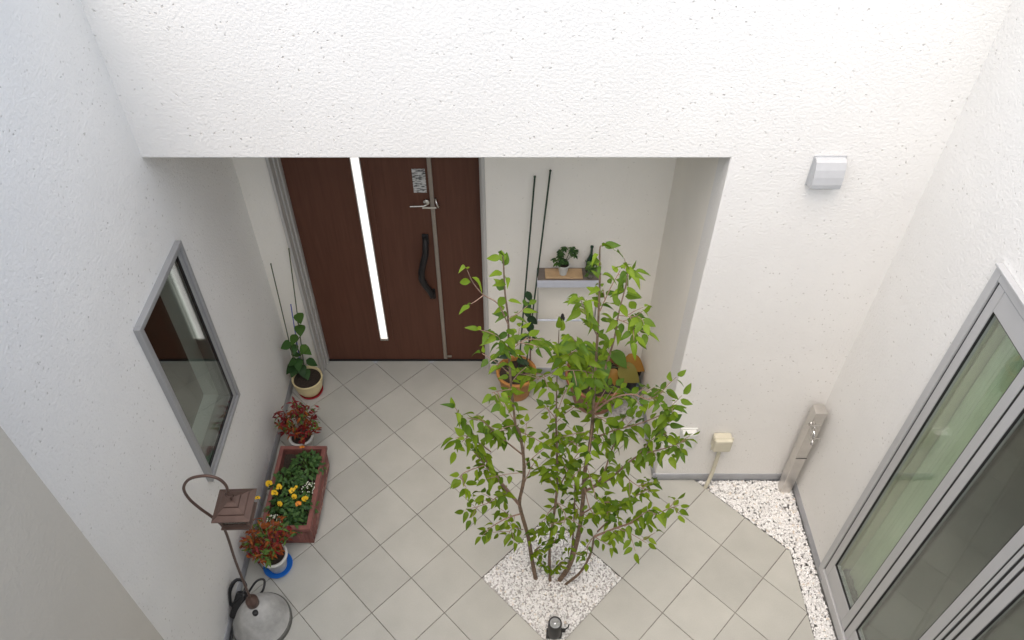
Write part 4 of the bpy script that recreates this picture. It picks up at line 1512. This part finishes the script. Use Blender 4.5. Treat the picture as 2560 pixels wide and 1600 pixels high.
# --- big pot with withering broad leaves
cB = Vector((0.62, YD - 0.245, 0))
pB = thing('potted_broadleaf', 'large brown-orange pot with broad withering yellow leaves in the porch corner', 'potted plant', cB)
pot_mesh(cB, 0.15, 0.215, 0.285, 0.012, 0.014, 0.03).build('pot', M_BIGPOT, pB)
soil_mesh(cB, 0.195, 0.235).build('soil', M_SOIL, pB)
BLS = [dict(L=1, W=0.75, fold=0.18, droop=0.35, seg=8, wob=0.15), dict(L=1, W=0.68, fold=0.35, droop=0.6, seg=8, wob=-0.2)]
OLV = leaf_meshes('leaf', M_OLIVE, BLS)
DRY = leaf_meshes('leaf', M_DRYLEAF, BLS)
GRN = leaf_meshes('leaf', leaf_mat('broad_green_leaf', (0.05, 0.13, 0.02), (0.11, 0.22, 0.04), 0.35), BLS)
stk = MB()
for (u, v, z, dx, dy, dz, L_, kd) in ((1590, 908, .34, 1, -.35, -.2, .18, DRY), (1575, 935, .33, 1, -.6, -.3, .19, OLV), (1450, 955, .28, -.5, -1, -.5, .14, DRY), (1455, 972, .25, .3, -1, -.7, .13, DRY), (1535, 942, .30, .5, -.8, -.2, .13, DRY), (1420, 900, .33, -.5, .1, -.9, .15, DRY), (1405, 870, .42, -1, -.2, -.1, .15, GRN), (1445, 960, .33, -.3, -1, -.3, .14, GRN), (1480, 880, .40, -.2, -.6, .1, .16, GRN), (1550, 895, .42, .6, -.5, -.1, .16, GRN), (1510, 925, .36, .2, -1, -.1, .15, GRN), (1440, 925, .35, -.8, -.5, -.2, .15, GRN)):
    p = onz(u, v, z)
    d = Vector((dx, dy, dz)).normalized()
    b0 = p - d * L_ * 0.5
    put_leaf(kd[rnd.randrange(2)], leaf_matrix(b0, d, (rnd.gauss(0, .2), -0.2, 1), L_), pB)
    q0 = cB + Vector((rnd.gauss(0, .03), rnd.gauss(0, .03), 0.23))
    stk.tube(smooth_line([q0, q0.lerp(b0, 0.5) + Vector((0, 0, 0.05)), b0 + d * 0.01], 3), 0.003, 6)
stk.build('leaf_stalk', M_STAKE2, pB)
# black pot wedged behind
cK = Vector((0.895, YD - 0.13, 0))
pK = thing('empty_pot', 'small black plastic pot behind the large pot in the porch corner', 'pot', cK)
pot_mesh(cK, 0.045, 0.062, 0.18, 0.004, 0.006, 0.012).build('pot', M_BLACK, pK)
soil_mesh(cK, 0.055, 0.155).build('soil', M_SOIL, pK)

# ------------------------------------------------------------------ wall rack with its things
RX0, RX1, RYF, RYB, RZ = 0.185, 0.588, YD - 0.125, YD - 0.003, 1.07
rk = thing('wall_rack', 'narrow pale metal rack on the porch wall with a dark top board', 'rack', (0.385, YD, 0.65))
m = MB()
m.bbox((RX0 + 0.002, RYF + 0.004, RZ - 0.012), (RX1 - 0.002, RYB, RZ), 0.002)
m.build('top_board', M_DKWOOD, rk)
m = MB()
m.bbox((RX0, RYF - 0.008, RZ - 0.056), (RX1, RYF + 0.003, RZ + 0.002), 0.003)
m.bbox((RX0, RYF + 0.004, RZ - 0.056), (RX0 + 0.010, RYB, RZ - 0.013), 0.002)
m.bbox((RX1 - 0.010, RYF + 0.004, RZ - 0.056), (RX1, RYB, RZ - 0.013), 0.002)
m.build('apron', M_SHELF, rk)
for x in (RX0 + 0.008, RX1 - 0.008):
    m = MB()
    m.tube([(x, RYF - 0.002, RZ - 0.05), (x, RYF - 0.002, 0.68), (x, RYB, 0.665)], 0.006, 8)
    m.build('side_bar', M_ALU_L, rk)
m = MB()
m.tube([(RX0 + 0.01, RYF - 0.002, 0.705), (RX1 - 0.01, RYF - 0.002, 0.705)], 0.008, 10)
m.build('rail', M_SHELF, rk)
kn = MB()
kn.ball((RX0 + 0.178, RYF - 0.004, 0.724), 0.018, 14, (1, 1, 1.15))
kn.lathe([(0.012, 0.0), (0.012, 0.012), (0.007, 0.03), (0.0001, 0.032)], (RX0 + 0.178, RYF - 0.004, 0.735), 12)
tag(kn.build('ornament', M_IRON), 'small dark round ornament on the lower rail of the wall rack', 'ornament')
ZB = RZ + 0.0015
m = MB()
m.bbox((0.237, RYF + 0.012, ZB), (0.478, RYB - 0.022, ZB + 0.014), 0.003)
tag(m.build('wooden_board', M_WOOD), 'pale wooden board lying on top of the wall rack', 'board')
cP = Vector((0.352, (RYF + RYB) / 2 - 0.012, ZB + 0.015))
pp = thing('small_potted_plant', 'small white pot with a bushy green plant on the wooden board', 'potted plant', cP)
pot_mesh((cP.x, cP.y, cP.z), 0.024, 0.040, 0.085, 0.004, 0.004, 0.008).build('pot', M_WHITE, pp)
soil_mesh(cP, 0.035, cP.z + 0.076).build('soil', M_SOIL, pp)
r = random.Random(12)
m = MB(); st = MB()
sh = leaf_shape(1, 0.55, 0.2, 0.3, 4)
top = cP + Vector((0, 0, 0.075))
for i in range(16):
    an = r.uniform(0, 6.283)
    q = top + Vector((math.cos(an) * r.uniform(0.02, 0.085), math.sin(an) * r.uniform(0.01, 0.05), r.uniform(0.03, 0.12)))
    st.tube([top, top.lerp(q, 0.6) + Vector((0, 0, 0.012)), q], 0.0014, 5)
    for k in range(7):
        a2 = k / 7 * 6.283 + r.uniform(-.2, .2)
        add_leaf(m, sh, leaf_matrix(q, (math.cos(a2), math.sin(a2), r.uniform(-.5, .1)), (0, 0, 1), r.uniform(0.024, 0.038)))
tag(m.build('foliage', leaf_mat('umbrella_leaf', (0.02, 0.06, 0.018), (0.07, 0.15, 0.03), 0.2, per_island=True), pp), kind='stuff')
st.build('stem', M_STAKE2, pp)
# glass vase of leaves, green bottle behind it
cV = Vector((0.528, RYF + 0.035, ZB))
m = MB()
m.lathe([(0.0001, 0.0), (0.024, 0.0), (0.026, 0.004), (0.026, 0.065), (0.024, 0.066), (0.024, 0.006), (0.0001, 0.005)], cV, 24)
vz = thing('glass_vase', 'small clear glass vase of light green leaves on the wall rack', 'vase', cV)
m.build('vase', M_GLASS, vz)
m = MB()
for i in range(60):
    q = cV + Vector((r.gauss(0, 0.02), r.gauss(0, 0.012), r.uniform(0.02, 0.125)))
    add_leaf(m, sh, leaf_matrix(q, (r.gauss(0, 1), r.gauss(0, 1), r.gauss(-.1, .5)), (r.gauss(0, .4), -.5, .8), r.uniform(0.018, 0.034)))
tag(m.build('foliage', M_GRLEAF, vz), kind='stuff')
cW = Vector((0.528, RYB - 0.034, ZB))
bt = thing('glass_bottle', 'slim dark green glass bottle behind the vase on the wall rack', 'bottle', cW)
m = MB()
m.lathe([(0.0001, 0.0), (0.027, 0.0), (0.029, 0.006), (0.029, 0.085), (0.026, 0.10), (0.016, 0.125), (0.0095, 0.15), (0.008, 0.19), (0.0085, 0.20), (0.0105, 0.202), (0.0105, 0.214), (0.0075, 0.215), (0.0001, 0.205)], cW, 20)
m.build('bottle', M_GREENGLASS, bt)

# ------------------------------------------------------------------ shepherd's hook with its lantern
HY = 1.90
hk = thing('lantern_hook', 'brown metal shepherd hook on a pale domed base by the left wall', 'hook stand', (-1.42, 1.89, 0))
HKP = [(-1.429, 0.22), (-1.424, 0.391), (-1.405, 0.722), (-1.378, 1.044), (-1.402, 1.15), (-1.442, 1.24), (-1.470, 1.33), (-1.468, 1.42), (-1.420, 1.494), (-1.345, 1.520), (-1.293, 1.498), (-1.272, 1.445), (-1.276, 1.39)]
m = MB()
m.tube(smooth_line([(x, HY, z) for x, z in HKP], 5), 0.0068, 10)
m.ball((-1.276, HY, 1.388), 0.009, 10)
m.build('pole', M_BROWN_METAL, hk)
dc = (-1.42, 1.885, 0)
m = MB()
m.lathe([(0.0001, 0.224), (0.03, 0.222), (0.055, 0.210), (0.08, 0.186), (0.10, 0.160), (0.120, 0.128), (0.138, 0.095), (0.152, 0.062), (0.160, 0.04)], dc, 48)
m.build('base', M_BASE, hk)
m = MB()
m.lathe([(0.160, 0.04), (0.1645, 0.038), (0.168, 0.03), (0.168, 0.0), (0.0001, 0.0005)], dc, 48)
m.build('base_rim', M_RIM_SHADE, hk)  # shadow on the dome's lower edge painted as a darker grey ring
m = MB()
m.lathe([(0.0001, 0.215), (0.030, 0.215), (0.034, 0.222), (0.035, 0.262), (0.031, 0.275), (0.012, 0.283), (0.009, 0.30), (0.0001, 0.30)], (-1.428, HY, 0), 24)
m.build('collar', M_BROWN_METAL, hk)
m = MB()
m.lathe([(0.0001, 0.235), (0.012, 0.236), (0.016, 0.231), (0.016, 0.215)], (-1.405, HY - 0.052, -0.004), 16)
m.build('filler_plug', M_BLACK, hk)

LZ = 1.335     # lantern top ring
lx, ly = -1.276, HY
ln = thing('hanging_lantern', 'square brown metal lantern with a stepped roof hanging from the hook', 'lantern', (lx, ly, 1.0))
rotl = Matrix.Translation((lx, ly, 0)) @ Matrix.Rotation(math.radians(2), 4, 'Z') @ Matrix.Translation((-lx, -ly, 0))


def sqring(m_, levels, M_):
    vs2, f2 = [], []
    for h, z in levels:
        vs2 += [(lx - h, ly - h, z), (lx + h, ly - h, z), (lx + h, ly + h, z), (lx - h, ly + h, z)]
    for i in range(len(levels) - 1):
        for k2 in range(4): f2.append((i * 4 + k2, i * 4 + (k2 + 1) % 4, i * 4 + 4 + (k2 + 1) % 4, i * 4 + 4 + k2))
    f2.append((3, 2, 1, 0)); n = (len(levels) - 1) * 4
    f2.append((n, n + 1, n + 2, n + 3))
    m_.add([M_ @ Vector(p) for p in vs2], f2)


m = MB()
sqring(m, [(0.083, 1.262), (0.087, 1.266), (0.087, 1.271), (0.062, 1.284), (0.062, 1.291), (0.058, 1.294), (0.034, 1.305), (0.033, 1.313), (0.030, 1.315), (0.016, 1.322)], rotl)
m.build('roof', M_BROWN_METAL, ln)
m = MB()
m.tube([(lx, ly, 1.318), (lx, ly, 1.345)], 0.005, 8)
m.tube([(lx + 0.018 * math.cos(t), ly, 1.362 + 0.022 * math.sin(t)) for t in [2 * math.pi * k / 16 for k in range(17)]], 0.003, 6, cap=False)
m.build('ring', M_BROWN_METAL, ln)
m = MB()
for sx in (-1, 1):
    for sy in (-1, 1):
        m.bbox((lx + sx * 0.058 - 0.005, ly + sy * 0.058 - 0.005, 1.190), (lx + sx * 0.058 + 0.005, ly + sy * 0.058 + 0.005, 1.262), 0.001, rotl)
for z in (1.190, 1.252):
    for s in (-1, 1):
        m.bbox((lx - 0.053, ly + s * 0.058 - 0.004, z), (lx + 0.053, ly + s * 0.058 + 0.004, z + 0.008), 0.001, rotl)
        m.bbox((lx + s * 0.058 - 0.004, ly - 0.053, z), (lx + s * 0.058 + 0.004, ly + 0.053, z + 0.008), 0.001, rotl)
m.build('cage', M_BROWN_METAL, ln)
m = MB()
sqring(m, [(0.068, 1.165), (0.070, 1.169), (0.070, 1.177), (0.062, 1.189)], rotl)
m.build('base_plate', M_BROWN_METAL, ln)
for s in (-1, 1):
    m = MB(); m.box((lx - 0.052, ly + s * 0.057 - 0.001, 1.199), (lx + 0.052, ly + s * 0.057 + 0.001, 1.251), rotl); m.build('pane', M_GLASS, ln)
    m = MB(); m.box((lx + s * 0.057 - 0.001, ly - 0.052, 1.199), (lx + s * 0.057 + 0.001, ly + 0.052, 1.251), rotl); m.build('pane', M_GLASS, ln)
m = MB()
m.lathe([(0.0001, 1.1895), (0.034, 1.1895), (0.036, 1.20), (0.036, 1.228), (0.030, 1.236), (0.0001, 1.24)], (lx, ly, 0), 20)
m.build('candle', M_WHITE, ln)

# ------------------------------------------------------------------ black cable bundle behind the base
cb = thing('cable_bundle', 'black cable bundle with a plug box behind the domed base', 'cable', (-1.55, 1.96, 0))
m = MB()
m.bbox((-0.03, -0.075, 0.0), (0.03, 0.075, 0.05), 0.012, Matrix.Translation((-1.538, 1.95, 0.10)) @ Matrix.Rotation(math.radians(-18), 4, 'Z') @ Matrix.Rotation(math.radians(35), 4, 'X'))
m.build('adapter', M_BLACK, cb)
m = MB()
m.tube(smooth_line([(-1.545, 1.88, 0.09), (-1.565, 1.84, 0.05), (-1.572, 1.76, 0.02), (-1.575, 1.60, 0.012), (-1.57, 1.3, 0.012)], 4), 0.007, 8)
for (zz, ph, rx_) in ((0.12, 0.0, 0.05), (0.135, 0.7, 0.042)):
    m.tube(smooth_line([(-1.585 + 0.0, 1.93, zz), (-1.588, 1.99, zz + 0.06 + ph * 0.02), (-1.555, 2.04, zz + 0.09), (-1.51, 2.03, zz + 0.05), (-1.53, 1.96, zz + 0.03), (-1.585, 1.93, zz)], 4), 0.006, 8)
m.tube(smooth_line([(-1.50, 2.01, 0.13), (-1.46, 2.06, 0.16), (-1.42, 2.07, 0.15), (-1.425, 2.02, 0.12), (-1.47, 1.99, 0.10)], 4), 0.0065, 8)
m.build('cord', M_BLACK, cb)

# ------------------------------------------------------------------ curtain behind the folding door
m = MB()
n = 60
vs_, fs = [], []
for i in range(n + 1):
    y = 1.86 + (2.15 - 1.86) * i / n
    x = XR + 0.145 + 0.004 * math.sin(i * 0.42) + 0.0015 * math.sin(i * 1.3)
    vs_ += [(x, y, 0.09), (x + 0.004 * math.sin(i * 0.5), y, 2.44)]
for i in range(n): fs.append((2 * i, 2 * i + 2, 2 * i + 3, 2 * i + 1))
m.add(vs_, fs, True)
tag(m.build('curtain', M_CURTAIN), 'pale green curtain gathered behind the first pane of the folding door', 'curtain')
print('objects', len(bpy.data.objects), 'tris', sum(len(o.data.polygons) for o in bpy.data.objects if o.type == 'MESH'))
